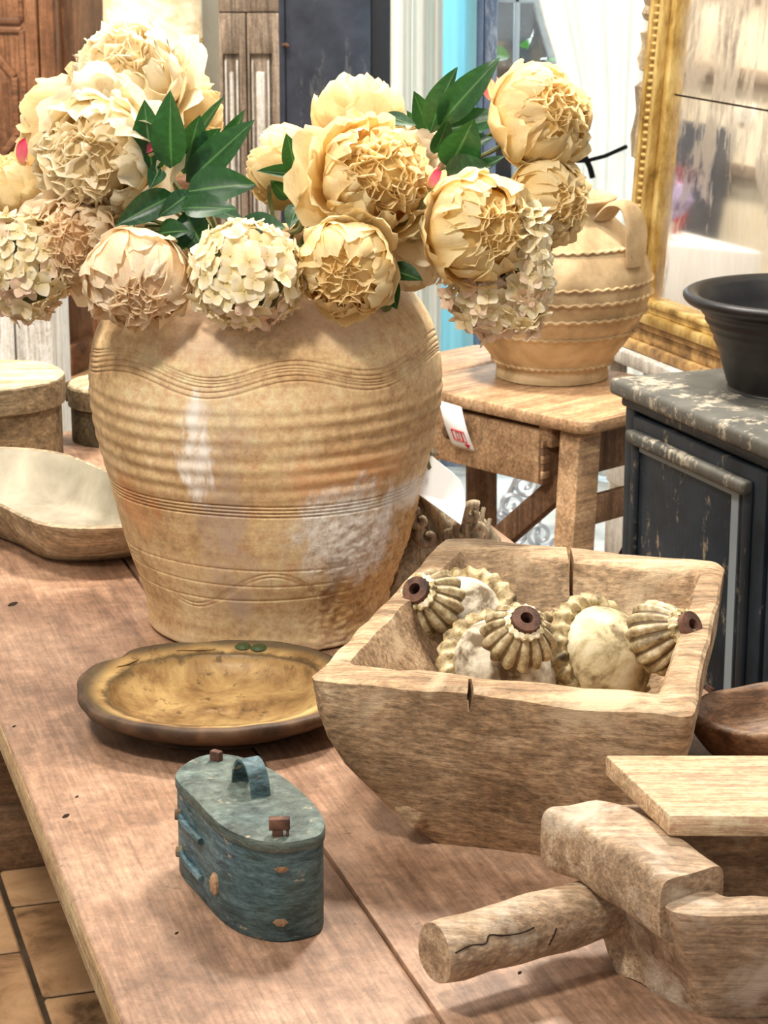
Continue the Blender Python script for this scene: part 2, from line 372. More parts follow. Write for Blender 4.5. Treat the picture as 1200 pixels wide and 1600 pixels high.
c = t.mix(t.math('MULTIPLY', blob(-0.20, 0.24, 0.22, 0.16, 0.0, 1.1, n_mid), 0.6), c, lin((176, 156, 144)))
c = t.mix(t.math('MULTIPLY', blob(-0.32, 0.17, 0.27, 0.085, 0.25, 0.95, n_mid), 0.9), c, lin((246, 238, 226)))
c = t.mix(t.math('MULTIPLY', blob(-0.2, 0.3, 0.10, 0.10, 0.3, 1.4, n_mid), 0.45), c, lin((206, 180, 160)))
c = t.mix(t.math('MULTIPLY', blob(0.95, 0.7, 0.09, 0.11, -0.1, 0.8, n_mid), 0.8), c, t.ramp(n_fine, [(0.38, lin((150, 104, 58))), (0.55, lin((214, 170, 110)))]))
c = t.mix(t.math('MULTIPLY', blob(0.62, 0.50, 0.155, 0.075, -0.1, 0.8, n_mid), 0.9), c, t.ramp(n_fine, [(0.36, lin((196, 176, 150))), (0.55, lin((250, 244, 234)))]))
c = t.mix(t.math('MULTIPLY', blob(1.1, 0.5, 0.19, 0.03, 0.1, 1.0, n_mid), 0.7), c, lin((248, 240, 228)))
c = t.mix(t.math('MULTIPLY', blob(0.5, 0.18, 0.09, 0.06, 0.2, 1.2, n_mid), 0.55), c, lin((132, 104, 76)))
c = t.mix(t.math('MULTIPLY', blob(0.0, 3.0, 0.0, 0.022, 0.1, 1.1, n_mid), 0.55), c, lin((232, 206, 170)))
t.col(c)
crust = t.math('MULTIPLY', blob(0.85, 0.7, 0.11, 0.12, 0.0, 0.8, n_mid), n_fine)
t.bump(t.math('ADD', t.math('MULTIPLY', n_fine, 0.35), t.math('MULTIPLY', crust, 1.6)), 0.55, 0.003)
M['urn'] = t.m
t = NT('glazed ochre plate', 0.45, 0.35)
n1 = t.noise(t.map((1, 1, 1)), 14, 8, 0.68, 0.4); n2 = t.noise(t.map((1, 1, 1)), 60, 6, 0.7); px_, py_, pz_ = t.sep(t.tc.outputs['Object'])
rr = t.math('SQRT', t.math('ADD', t.math('MULTIPLY', px_, px_), t.math('MULTIPLY', py_, py_)))
c = t.ramp(n1, [(0.33, lin((92, 68, 42))), (0.46, lin((160, 124, 78))), (0.62, lin((204, 170, 112)))])
rim_w = t.math('ADD', rr, t.math('MULTIPLY', t.math('SUBTRACT', n1, 0.5), 0.03))
c = t.mix(t.ramp(rim_w, [(0.1215, 0.0), (0.124, 0.85), (0.128, 0.85), (0.1305, 0.0)]), c, lin((74, 58, 40)))
c = t.mix(t.ramp(rim_w, [(0.136, 0.0), (0.148, 0.9)]), c, lin((84, 72, 56)))
c = t.mix(t.ramp(n2, [(0.58, 0.0), (0.66, 0.7)]), c, lin((74, 58, 40)))
t.col(c); t.bump(n2, 0.25, 0.001); M['plate'] = t.m
M['plate_back'] = mottled('dark plate back', [(58, 42, 30), (84, 62, 44), (108, 82, 60)], 22, 0.6, 0.3, 0.3)
M['plate_green'] = plain('green glaze spot', (66, 80, 44), 0.4, 0.4)
M['pot'] = mottled('buff pot clay', [(148, 124, 92), (186, 160, 122), (210, 186, 148)], 9, 0.8, 0.15, 0.3)
t = NT('cream gilded finial', 0.6, 0.3)
n1 = t.noise(t.map((1, 1, 1)), 45, 8, 0.7, 0.4)
t.col(t.ramp(n1, [(0.36, lin((76, 62, 40))), (0.44, lin((168, 146, 98))), (0.52, lin((226, 212, 172))), (0.66, lin((240, 230, 204)))]))
t.bump(n1, 0.4, 0.002); M['finial'] = t.m
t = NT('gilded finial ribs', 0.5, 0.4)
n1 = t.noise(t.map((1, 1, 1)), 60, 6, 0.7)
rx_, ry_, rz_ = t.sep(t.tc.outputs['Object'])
lobe_wave = t.math('SINE', t.math('MULTIPLY', t.math('ARCTAN2', ry_, rx_), 14.0))
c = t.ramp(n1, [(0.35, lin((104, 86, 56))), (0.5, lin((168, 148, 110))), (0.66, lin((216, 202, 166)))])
c = t.mix(t.math('MULTIPLY', t.maprange(t.math('ADD', lobe_wave, t.math('MULTIPLY', n1, 0.8)), 0.05, -0.5), 0.9), c, lin((84, 62, 30)))  # darker brown in the grooves between the lobes
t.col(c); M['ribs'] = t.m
M['ropegold'] = mottled('dulled gold rope', [(74, 58, 36), (156, 134, 92), (212, 196, 154)], 60, 0.55, 0.35, 0.3)
M['dome'] = mottled('flaking cream gesso', [(96, 80, 58), (188, 176, 154), (222, 214, 196)], 26, 0.7, 0.2, 0.3, contrast=0.12)
M['domegold'] = mottled('yellowed cream gesso', [(112, 92, 60), (196, 180, 140), (226, 216, 186)], 26, 0.6, 0.25, 0.3, contrast=0.13)
t = NT('terracotta floor tile', 0.55, 0.3)
oi = t.n.new('ShaderNodeObjectInfo'); n1 = t.noise(t.map((1, 1, 1)), 9, 8, 0.7, 0.5)
add = t.n.new('ShaderNodeVectorMath'); add.operation = 'ADD'
t.L(t.tc.outputs['Object'], add.inputs[0])
sv = t.n.new('ShaderNodeVectorMath'); sv.operation = 'SCALE'; sv.inputs[0].default_value = (7, 5, 3); t.L(oi.outputs['Random'], sv.inputs['Scale']); t.L(sv.outputs[0], add.inputs[1])
n1 = t.noise(add.outputs[0], 7, 8, 0.7, 0.4)
c = t.ramp(n1, [(0.34, lin((82, 62, 42))), (0.46, lin((158, 122, 86))), (0.62, lin((190, 152, 112)))])
c = t.mix(t.math('MULTIPLY', oi.outputs['Random'], 0.3), c, lin((150, 108, 74)))
t.col(c); t.bump(n1, 0.2, 0.002); M['tile'] = t.m
M['grout'] = mottled('dark grout', [(52, 42, 32), (78, 64, 50)], 12, 0.9, 0.1, 0.1)

# ================================================================== SETTING
TH = math.radians(17.01)                       # the table and the floor tiles run 17 degrees off the view
fl = MB().box((-4, -1.5, -0.05), (4, 11, -0.004)).build('floor', M['grout'], smooth=0); tag(fl, kind='structure')
tile_me = MB().box((-0.1675, -0.1675, -0.01), (0.1675, 0.1675, 0)).mesh('tile', M['tile'], bevel=0.004, bseg=1)
ux, uy = Vector((math.cos(TH), math.sin(TH), 0)), Vector((-math.sin(TH), math.cos(TH), 0))
o0 = Vector((-0.655, 3.57, 0)) - ux*0.0
for i in range(-4, 7):
    for j in range(-3, 16):
        c = o0 + ux*(0.345*(i+0.5)+0.0155) + uy*(0.345*(j+0.5+(0.5 if i % 2 else 0)))
        if c.y < 2.7 or c.y > 8.4 or abs(c.x) > 0.17*c.y+0.45: continue
        link('tile', tile_me, fl, c, (0, 0, TH))
tag(MB().box((-4, 9.4, 0), (0.0, 9.5, 3.0)).build('wall_back', M['plaster'], smooth=0), kind='structure')
wl = MB().box((-2.8, 2.0, 0), (-2.7, 9.5, 3.0)).build('wall_left', M['plaster'], smooth=0); tag(wl, kind='structure')
for zz in (0.92, 1.28, 1.62, 2.1):
    MB().box((-2.7, 2.0, zz), (-2.66, 9.4, zz+0.05)).build('beam', M['greyoak'], wl, bevel=0.004)
tag(MB().box((-0.6, 4.95, -0.003), (1.6, 6.62, 0.006)).build('floor_sheen_1', mottled('pale floor with window sheen', [(150, 154, 152), (186, 190, 188), (204, 208, 206)], 5, 0.5, 0.3, 0.1), bevel=0.003), kind='structure')  # added pale slab; its colour stands for window light reflected on the floor
# window wall with an opening full of glass
ww = MB(); YW = 6.62
ww.box((0.035, YW, 0), (0.05, YW+0.12, 3.0)); ww.box((0.95, YW, 0), (2.4, YW+0.12, 3.0)); ww.box((0.05, YW, 2.3), (0.95, YW+0.12, 3.0))
tag(ww.build('wall_window', M['plaster'], smooth=0), kind='structure')
wr = empty('window_1', (0.048, YW+0.03, 0)); tag(wr, kind='structure')
MB().box((0.0, 0.03, 0.02), (0.85, 0.036, 2.3)).build('pane', M['glass'], wr, smooth=0)
MB().box((0.185, -0.05, 0), (0.235, 0.05, 2.3)).build('post', M['bluepost'], wr, bevel=0.006)
MB().box((0.237, -0.03, 0), (0.275, 0.04, 2.3)).build('post', M['bluepost'], wr, bevel=0.006)
MB().box((0.0, -0.04, 0), (0.185, 0.05, 0.10)).build('rail', M['bluepost'], wr, bevel=0.006)
MB().box((0.275, -0.03, 0), (0.85, 0.05, 0.12)).build('rail', M['bluepost'], wr, bevel=0.006)
MB().box((0.325, 0.0, 0.12), (0.34, 0.05, 2.3)).build('mullion', M['greyline'], wr, bevel=0.003)
MB().box((0.275, 0.0, 1.36), (0.85, 0.04, 1.375)).build('glazing_bar', M['greyline'], wr, bevel=0.003)
pv = MB().box((-2.5, 6.78, -0.05), (4, 11, -0.01)).build('street_pavement', mottled('pale pavement', [(150, 156, 158), (190, 196, 196)], 6, 0.9, 0.1, 0.1), smooth=0); tag(pv, kind='structure')
fc = MB().box((0.2, 9.4, 0), (3.2, 9.6, 3.4)).build('wall_street', plain('dark shop front', (34, 44, 56), 0.4, 0.4), smooth=0); tag(fc, kind='structure')

def curtain(name, pts, z0, z1, amp, waves, mat, label, cat='curtain', tie=None, n=90):
    """pts: (x0,x1,y) span at the top; tie=(z, xc, width) gathers it."""
    x0, x1, y = pts; mb = MB(); rows = 40; vs = []; fs = []
    for j in range(rows+1):
        zz = z0+(z1-z0)*j/rows
        for i in range(n+1):
            u = i/n; xx = x0+(x1-x0)*u; a = amp
            if tie:
                k = math.exp(-((zz-tie[0])/tie[3])**2) if zz > tie[0] else math.exp(-((zz-tie[0])/(tie[3]*2.2))**2)
                tx = tie[1]+(u-0.5)*tie[2]; xx = xx*(1-k)+tx*k; a = amp*(1-0.55*k)
            yy = y+a*math.sin(2*PI*waves*u+0.6*math.sin(zz*2+u*3))+0.3*a*math.sin(2*PI*waves*2.3*u+1)
            vs.append((xx, yy, zz))
    for j in range(rows):
        for i in range(n):
            a = j*(n+1)+i; fs.append((a, a+1, a+n+2, a+n+1))
    o = mb.add(vs, fs).build(name, mat, smooth=80); sm = o.modifiers.new('thickness', 'SOLIDIFY'); sm.thickness = 0.0015
    return tag(o, label, cat)
curtain('curtain', (0.018, 0.165, 6.50), 0.02, 2.35, 0.022, 3.2, M['sheer'], 'white linen sheer hanging beside the dark slate door')
curtain('curtain', (0.12, 0.262, 6.575), 0.06, 2.35, 0.010, 1.8, M['aqua'], 'pale aqua sheer panel glowing in the window behind the leaves')
curtain('curtain', (0.40, 0.76, 6.46), 0.02, 2.35, 0.030, 3.8, M['sheer'], 'wide white linen curtain tied back beside the gilt mirror', tie=(1.02, 0.62, 0.20, 0.30))
tb = empty('curtain_tieback', Py(914, 252, 6.38), 0, 'black ribbon tying back the white curtain by the mirror', 'tieback')
L0 = Vector(tb.location)
MB().tube([Vector((0, 0, 0)), Py(945, 244, 6.40)-L0, Py(979, 229, 6.44)-L0], 0.006, 6).build('ribbon', M['black'], tb)
MB().tube([Vector((0, 0, 0.012)), Py(922, 262, 6.38)-L0, Py(926, 278, 6.38)-L0], 0.009, 6).build('ribbon_tail', M['black'], tb)
MB().tube([Py(908, 232, 6.38)-L0, Vector((0, -0.005, 0)), Py(900, 250, 6.38)-L0], 0.010, 6).build('knot', M['black'], tb)
# plant outside in the street
def leaf_mesh(name, width, fold, droop, mat, seed, cols=4, rows=9, tip=1.0):
    rnd = random.Random(seed); vs = []; fs = []; uvs = []
    ph = rnd.uniform(0, 6)
    for j in range(rows+1):
        v = j/rows; w = width*math.sin(PI*min(1, v**0.78))**0.85*(1 if v < 0.98 else 0.4)+0.006
        for i in range(cols+1):
            u = i/cols*2-1
            vs.append((u*w, v, fold*abs(u)*w-droop*v*v+0.03*math.sin(3*v+ph)*u)); uvs.append((i/cols, v))
    for j in range(rows):
        for i in range(cols):
            a = j*(cols+1)+i; fs.append((a, a+1, a+cols+2, a+cols+1))
    me = bpy.data.meshes.new(name); me.from_pydata(vs, [], fs); ul = me.uv_layers.new(name='UVMap')
    for lp in me.loops: ul.data[lp.index].uv = uvs[lp.vertex_index]
    me.materials.append(mat); me.polygons.foreach_set('use_smooth', [True]*len(me.polygons)); me.update(); return me
LEAVES = [leaf_mesh('leaf', w, f, d, M['leaf'], i) for i, (w, f, d) in enumerate(((0.22, 0.35, 0.12), (0.25, 0.5, 0.2), (0.20, 0.25, 0.02), (0.28, 0.4, 0.15)))]
rnd = random.Random(3)
sp = empty('street_shrub', (0.62, 7.6, 0), 0, 'dark green shrub growing outside the window', 'shrub')
MB().tube([(0, 0, 0), (0.02, 0, 0.8), (0, 0, 1.5)], lambda s: 0.03*(1-0.7*s), 6).build('stem', M['stemgreen'], sp)
for k in range(70):
    q = Vector((rnd.gauss(0, 0.10), rnd.gauss(0, 0.10), rnd.uniform(0.8, 1.7)))
    link('leaf', LEAVES[k % 4], sp, q, (rnd.uniform(-1, 1), rnd.uniform(-1, 1), rnd.uniform(0, 6.3)), rnd.uniform(0.08, 0.14))

# ------------------------------------------------------------------ walnut wardrobe
WZ = math.radians(-17)
wd = empty('wardrobe', (-1.135, 7.95, 0), WZ, 'walnut wardrobe with carved geometric panels at far left', 'wardrobe')
# local: x to the left is negative along the front, y into depth; near corner at the origin
WW = 1.25; WD = 0.55; WHt = 2.15
MB().box((-WW, 0.03, 0.10), (0, WD, WHt)).build('carcass', M['walnut'], wd, bevel=0.006)
MB().box((-WW-0.03, 0.0, 0), (0.03, WD+0.02, 0.11)).build('plinth', M['walnut_h'], wd, bevel=0.01)
MB().box((-0.045, -0.012, 0.11), (0.012, 0.035, WHt)).build('corner_post', M['walnut'], wd, bevel=0.008)
for k, zz in enumerate((0.30, 1.06)):
    sd = MB().box((-0.004, 0.07, zz), (0.012, WD-0.06, zz+0.60)).build('side_panel', M['walnut'], wd, bevel=0.008)
for d in range(2):
    x1 = -0.055-d*0.585; x0 = x1-0.575
    dr = MB().box((x0, -0.006, 0.16), (x1, 0.028, WHt-0.06)).build('door', M['walnut'], wd, bevel=0.004)
    def frame(za, zb, inset, w, dep, nm='moulding'):
        for a, b in (((x0+inset, za), (x1-inset, za)), ((x1-inset, za), (x1-inset, zb)), ((x1-inset, zb), (x0+inset, zb)), ((x0+inset, zb), (x0+inset, za))):
            MB().bar((a[0], -0.006, a[1]), (b[0], -0.006, b[1]), dep*2 if False else w, w, (0, 1, 0)).build(nm, M['walnut_h'], dr, bevel=0.005)
    for za, zb in ((0.24, 0.60), (0.68, 1.205), (1.235, 1.55), (1.63, 2.03)):
        frame(za, zb, 0.055, 0.02, 0.02)
    # diamond cut panel on the middle field
    cx, cz, hx, hz = (x0+x1)/2, 0.945, 0.20, 0.225
    oc = [(cx-hx, cz-hz*0.45), (cx-hx*0.45, cz-hz), (cx+hx*0.45, cz-hz), (cx+hx, cz-hz*0.45), (cx+hx, cz+hz*0.45), (cx+hx*0.45, cz+hz), (cx-hx*0.45, cz+hz), (cx-hx, cz+hz*0.45)]
    for k in range(8):
        a, b = oc[k], oc[(k+1) % 8]
        MB().bar((a[0], -0.008, a[1]), (b[0], -0.008, b[1]), 0.026, 0.026, (0, 1, 0)).build('panel_moulding', M['walnut_h'], dr, bevel=0.006)
    MB().rings([[Vector((cx+(px-cx)*s, yy, cz+(pz-cz)*s)) for px, pz in oc] for s, yy in ((0.93, -0.006), (0.55, -0.022))], True, True, True).build('raised_panel', M['walnut'], dr, smooth=0)
    for k in range(8):
        a = k*PI/4
        MB().add([(cx+0.06*math.cos(a), -0.0235, cz+0.06*math.sin(a)), (cx+0.02*math.cos(a+PI/8), -0.0235, cz+0.02*math.sin(a+PI/8)), (cx, -0.032, cz), (cx+0.02*math.cos(a-PI/8), -0.0235, cz+0.02*math.sin(a-PI/8))], [(0, 1, 2), (0, 2, 3), (0, 3, 1), (1, 3, 2)]).build('star_point', M['walnut_h'], dr, smooth=0)

# tall pale panel and glowing lamp behind the flowers
ps = empty('plaster_screen', (-0.965, 8.35, 0), 0, 'plain cream panel behind the drum lamp', 'panel')
MB().box((-0.10, 0, 0), (0.31, 0.05, 2.0)).build('board', M['plaster'], ps, bevel=0.004)
lamp = empty('table_lamp', (-0.77, 7.75, 0.737), 0, 'glowing cream drum lamp behind the tallest flower', 'lamp')
MB().lathe([(0.0, 0), (0.09, 0), (0.09, 0.02), (0.03, 0.05), (0.06, 0.16), (0.05, 0.30), (0.015, 0.36), (0.012, 0.52), (0, 0.52)], 28).build('base', M['gesso'], lamp)
t = NT('lit parchment', 0.8, 0.1); n1 = t.noise(t.map((1, 1, 2)), 9, 6, 0.65)
cc = t.ramp(n1, [(0.35, lin((216, 184, 140))), (0.6, lin((250, 232, 200)))]); t.col(cc); t.L(cc, t.b.inputs['Emission Color']); t.b.inputs['Emission Strength'].default_value = 0.16
sh = MB().lathe([(0.165, 0.44), (0.162, 0.78), (0.159, 0.78), (0.162, 0.44), (0.165, 0.44)], 48).build('shade', t.m, lamp)
MB().lathe([(0.1665, 0.437), (0.1675, 0.447), (0.1665, 0.457), (0.163, 0.457), (0.163, 0.437), (0.1665, 0.437)], 48).build('shade_trim', M['gesso'], sh)
bl = bpy.data.lights.new('lamp_bulb', 'POINT'); bl.energy = 4; bl.color = (1, 0.82, 0.58); bl.shadow_soft_size = 0.04
bo = bpy.data.objects.new('lamp_bulb', bl); COL.objects.link(bo); bo.parent = lamp; bo.location = (0, 0, 0.58)
ct = empty('console_table', (-0.78, 7.78, 0), 0, 'brown console under the drum lamp', 'table')
MB().box((-0.22, -0.15, 0.697), (0.22, 0.2, 0.737)).build('top', M['walnut_h'], ct, bevel=0.005)
for sx in (-1, 1):
    for sy in (-0.12, 0.17): MB().box((sx*0.19-0.02, sy-0.02, 0), (sx*0.19+0.02, sy+0.02, 0.697)).build('leg', M['walnut'], ct, bevel=0.004)

# grey panelled cupboard door
gp = empty('panelled_shutter', (-0.515, 7.25, 0), 0, 'weathered grey oak panelled shutter beside the dark slate door', 'shutter')
MB().box((0.0, 0.02, 0), (0.215, 0.05, 2.2)).build('back_board', M['greyoak'], gp, bevel=0.003)
for x0, x1, z0, z1 in ((0, 0.012, 0, 1.300), (0.062, 0.0835, 0, 1.300), (0.0875, 0.096, 0, 1.300), (0.165, 0.215, 0, 1.300), (0.0, 0.0835, 1.175, 1.300), (0.0875, 0.215, 1.175, 1.300), (0.0, 0.215, 1.304, 1.42), (0.0, 0.215, 0.35, 0.45)):
    MB().box((x0, 0.0+(0.0004 if z0 == 1.175 else 0), z0), (x1, 0.0215, z1)).build('stile' if z1-z0 > 1 else 'rail', M['greyoak'], gp, bevel=0.003)
MB().box((0.0835, 0.004, 0.0), (0.0875, 0.012, 1.300)).build('leaf_gap', M['dark_brown'], gp, smooth=0)
for x0, x1 in ((0.014, 0.060), (0.098, 0.158)):
    pn = MB().box((x0, 0.009, 0.46), (x1, 0.0205, 1.175)).build('panel', M['greyoak'], gp, bevel=0.004)
    for a in (x0+0.004, x1-0.006): MB().box((a-0.002, 0.003, 0.47), (a+0.004, 0.012, 1.155)).build('bead', M['white_wood'], pn, bevel=0.0015)
    MB().box((x0+0.016, 0.003, 0.50), (x1-0.016, 0.012, 1.12)).build('fielded_panel', M['white_wood'], pn, bevel=0.005)
# dark slate cupboard
dc = empty('dark_cupboard', (-0.315, 6.95, 0), 0, 'tall dark slate painted cupboard behind the flowers', 'cupboard')
MB().box((0.0, 0.02, 0), (0.345, 0.30, 2.2)).build('body', M['bluepaint'], dc, bevel=0.004)
MB().box((0.0, 0.0, 0.04), (0.018, 0.03, 2.16)).build('stile', M['bluepaint'], dc, bevel=0.003)
MB().box((0.020, 0.004, 0.04), (0.275, 0.03, 2.16)).build('door', M['bluepaint'], dc, bevel=0.003)
MB().box((0.278, 0.008, 0.0), (0.345, 0.03, 2.2)).build('stile', plain('charcoal side', (36, 36, 40), 0.6), dc, bevel=0.003)
for zz in (1.22,):
    MB().tube([(0.012, -0.004, zz), (0.020, -0.008, zz+0.004), (0.028, -0.004, zz)], 0.006, 8).build('hinge', M['iron'], dc)

# ------------------------------------------------------------------ trestle desk with the buff pot
dA = math.atan2(0.69, 0.724)       # local x runs right and away, local y runs left and away
dk = empty('writing_desk', (0.366, 4.03, 0), dA, 'old scrubbed desk with crossed legs under the buff pot', 'table')
def rrect(x0, y0, x1, y1, r, n=6):
    out = []
    for cx, cy, a0 in ((x1-r, y1-r, 0), (x0+r, y1-r, PI/2), (x0+r, y0+r, PI), (x1-r, y0+r, 1.5*PI)):
        out += [(cx+r*math.cos(a0+PI/2*k/n), cy+r*math.sin(a0+PI/2*k/n)) for k in range(n+1)]
    return out
MB().prism(rrect(0, 0, 0.40, 0.50, 0.035), 0.715, 0.74).build('top', M['deskwood'], dk, bevel=0.006)
MB().prism(rrect(0, 0.503, 0.40, 0.66, 0.02), 0.714, 0.7395).build('top', M['deskwood'], dk, bevel=0.006)
MB().box((0.035, 0.16, 0.595), (0.06, 0.62, 0.712)).build('apron', M['deskdark'], dk, bevel=0.003)
MB().box((0.345, 0.06, 0.61), (0.37, 0.62, 0.712)).build('apron', M['deskdark'], dk, bevel=0.003)
MB().box((0.06, 0.055, 0.62), (0.345, 0.08, 0.712)).build('apron', M['deskdark'], dk, bevel=0.003)
MB().box((0.06, 0.60, 0.61), (0.345, 0.62, 0.712)).build('apron', M['deskdark'], dk, bevel=0.003)
dw = MB().box((0.012, 0.125, 0.60), (0.034, 0.56, 0.705)).build('drawer', M['deskwood'], dk, bevel=0.004)
MB().box((0.012, 0.113, 0.60), (0.10, 0.1245, 0.672)).build('drawer_side', M['deskdark'], dw, bevel=0.002)
for k in range(3): MB().box((0.010, 0.112, 0.612+0.03*k), (0.03, 0.118, 0.626+0.03*k)).build('dovetail', M['deskwood'], dw, bevel=0.001)
MB().box((0.02, 0.10, 0.672), (0.09, 0.135, 0.713)).build('runner', M['deskwood'], dk, bevel=0.004)
MB().xf(Matrix()).lathe([(0, 0), (0.008, 0), (0.009, 0.012), (0.016, 0.018), (0.017, 0.028), (0.010, 0.036), (0, 0.037)], 16).xf(Matrix.Translation((0.012, 0.335, 0.672)) @ Matrix.Rotation(-PI/2, 4, 'Y')).build('knob', M['deskdark'], dw)
def deskleg(a, b, w=0.055, m='deskdark'): MB().bar(a, b, w, w*0.8, (0, 1, 0)).build('leg', M[m], dk, bevel=0.004)
deskleg((0.05, 0.055, 0.715), (0.0, 0.045, 0.0), 0.062, 'deskwood'); deskleg((0.35, 0.055, 0.715), (0.37, 0.05, 0.0))
deskleg((0.05, 0.60, 0.715), (0.02, 0.61, 0.0)); deskleg((0.35, 0.60, 0.715), (0.37, 0.61, 0.0))
MB().bar((0.03, 0.46, 0.60), (0.03, 0.07, 0.16), 0.045, 0.03, (1, 0, 0)).build('brace', M['deskdark'], dk, bevel=0.003)
MB().bar((0.058, 0.10, 0.60), (0.058, 0.60, 0.16), 0.045, 0.03, (1, 0, 0)).build('brace', M['deskdark'], dk, bevel=0.003)
MB().bar((0.36, 0.08, 0.56), (0.03, 0.08, 0.20), 0.045, 0.03, (0, 1, 0)).build('brace', M['deskdark'], dk, bevel=0.003)
MB().box((0.05, 0.03, 0.53), (0.37, 0.05, 0.585)).build('stretcher', M['deskdark'], dk, bevel=0.003)
# shop ticket on the knob
bpy.context.view_layer.update(); kn = dk.matrix_basis @ Vector((0.0, 0.328, 0.682))
tk = empty('shop_ticket', kn, math.radians(78), 'white paper ticket with red mark hung on the desk knob', 'ticket')
tv = []; tf = []; N = 14
tilt = 0.32
for j in range(N+1):
    s = j/N; zz = 0.045-0.088*s; xx = -0.012-0.022*math.sin(PI*s)*0.5-0.004; yy = -0.016+tilt*(zz)*1.0
    for k, w in ((0, -0.022), (1, 0.022)): tv.append((xx, -w+yy*1.0+0.012, zz-w*0.25))
for j in range(N): tf.append((j*2, j*2+1, j*2+3, j*2+2))
to = MB().add(tv, tf).build('paper', M['paper'], tk); to.modifiers.new('t', 'SOLIDIFY').thickness = 0.0004
def ticket_pt(u, s):     # u across -1..1 (screen left to right), s down the strip
    j = min(N-1, int(s*N)); f = s*N-j; a, b = Vector(tv[j*2]), Vector(tv[j*2+1]); c, d = Vector(tv[j*2+2]), Vector(tv[j*2+3])
    p = a.lerp(c, f); q = b.lerp(d, f); return p.lerp(q, (u+1)/2)+Vector((-0.0012, -0.0004, 0))
def ticket_stroke(name, pts, w=0.0010):
    MB().tube([ticket_pt(*p) for p in pts], w, 5).build(name, M['red_ink'], tk)
ticket_stroke('printed_frame', [(-0.55, 0.56), (0.55, 0.56), (0.55, 0.80), (-0.55, 0.80), (-0.55, 0.56)], 0.0012)
ticket_stroke('printed_mark', [(-0.22, 0.60), (-0.22, 0.76), (0.02, 0.76), (0.02, 0.60), (-0.22, 0.60)], 0.0008)
ticket_stroke('printed_mark', [(0.26, 0.56), (0.26, 0.80)], 0.0016)
ticket_stroke('printed_heart', [(0.30, 0.86), (0.42, 0.845), (0.5, 0.86), (0.58, 0.845), (0.70, 0.86), (0.5, 0.93), (0.30, 0.86)], 0.0012)
ticket_stroke('printed_heart', [(0.40, 0.868), (0.60, 0.868), (0.5, 0.905), (0.45, 0.875)], 0.0014)

# buff pot
def prof(pts, n): return [(p.x, p.y) for p in interp([(a, b, 0) for a, b in pts], n)]
pot = empty('clay_pot', (0.335, 4.455, 0.74), math.radians(-38), 'buff clay pot with crimped bands and strap handle on the desk', 'pot')
pp = prof([(0.0, 0.0), (0.100, 0.0), (0.112, 0.006), (0.110, 0.025), (0.118, 0.036), (0.150, 0.080), (0.178, 0.130), (0.192, 0.180), (0.188, 0.225), (0.166, 0.270), (0.135, 0.300), (0.116, 0.318), (0.108, 0.335), (0.116, 0.350), (0.120, 0.356), (0.112, 0.360), (0.100, 0.350), (0.095, 0.32), (0.12, 0.29), (0.0, 0.20)], 5)
MB().lathe(pp, 72).build('body', M['pot'], pot, smooth=60)
for zz, rr in ((0.034, 0.118), (0.100, 0.163), (0.138, 0.183), (0.172, 0.1925), (0.200, 0.192), (0.268, 0.168)):
    MB().lathe([(rr-0.006, zz-0.005), (rr+0.0035, zz-0.002), (rr+0.0045, zz+0.002), (rr-0.006, zz+0.006)], 240, lambda r, z, a: (r, z+0.0022*math.sin(a*54)*(1 if r > rr else 0.3)-0.001*math.sin(a*54+1))).build('crimped_band', M['pot'], pot, smooth=80)
for sgn in (1, -1):
    hp = interp([(0.114*sgn, 0, 0.325), (0.140*sgn, 0, 0.352), (0.170*sgn, 0, 0.348), (0.186*sgn, 0, 0.312), (0.187*sgn, 0, 0.268), (0.186*sgn, 0, 0.238)], 6)
    hm = MB(); rings = []
    for i, p in enumerate(hp):
        tt = (hp[min(i+1, len(hp)-1)]-hp[max(i-1, 0)]).normalized(); nn = Vector((-tt.z, 0, tt.x)); w = 0.033+0.004*math.cos(i*0.3)
        rings.append([p+Vector((0, w*math.cos(a), 0))+nn*0.008*math.sin(a) for a in (2*PI*k/14 for k in range(14))])
    hd = hm.rings(rings).build('handle', M['pot'], pot, smooth=60)
    for k in range(6):
        MB().box((-0.0012, -0.0015, -0.006), (0.0012, 0.0015, 0.006)).xf(Matrix.Translation((0.1915*sgn, -0.022+0.0088*k, 0.262))).build('thumb_groove', M['dark_brown'], hd, smooth=0)

# scrolled metal stand beyond the desk
ws = empty('scrolled_metal_stand', (0.36, 5.75, 0), 0, 'silvery scrolled metal stand seen through the desk legs', 'stand')
def spiral(cx, cz, r, turns, a0=0, y=0, n=26): return [(cx+r*(1-0.8*k/n)*math.cos(a0+turns*2*PI*k/n), y, cz+r*(1-0.8*k/n)*math.sin(a0+turns*2*PI*k/n)) for k in range(n+1)]
for k, (cx, cz, r) in enumerate(((0.02, 0.30, 0.035), (0.03, 0.235, 0.04), (0.01, 0.17, 0.04), (-0.03, 0.12, 0.045), (0.03, 0.10, 0.04), (-0.05, 0.06, 0.04), (0.05, 0.04, 0.04), (-0.01, 0.04, 0.04))):
    MB().tube(spiral(cx, cz, r, 1.6*(1 if k % 2 else -1), k, 0.01*(k % 3)), 0.006, 6).build('scroll', M['silver'], ws)
MB().tube([(0.045, 0.03, 0), (0.05, 0.03, 0.2), (0.04, 0.03, 0.36)], 0.008, 8).build('rod', M['silver'], ws)
MB().tube([(-0.10, 0.03, 0), (-0.05, 0.03, 0.1), (0.04, 0.03, 0.3)], 0.008, 8).build('rod', M['silver'], ws)

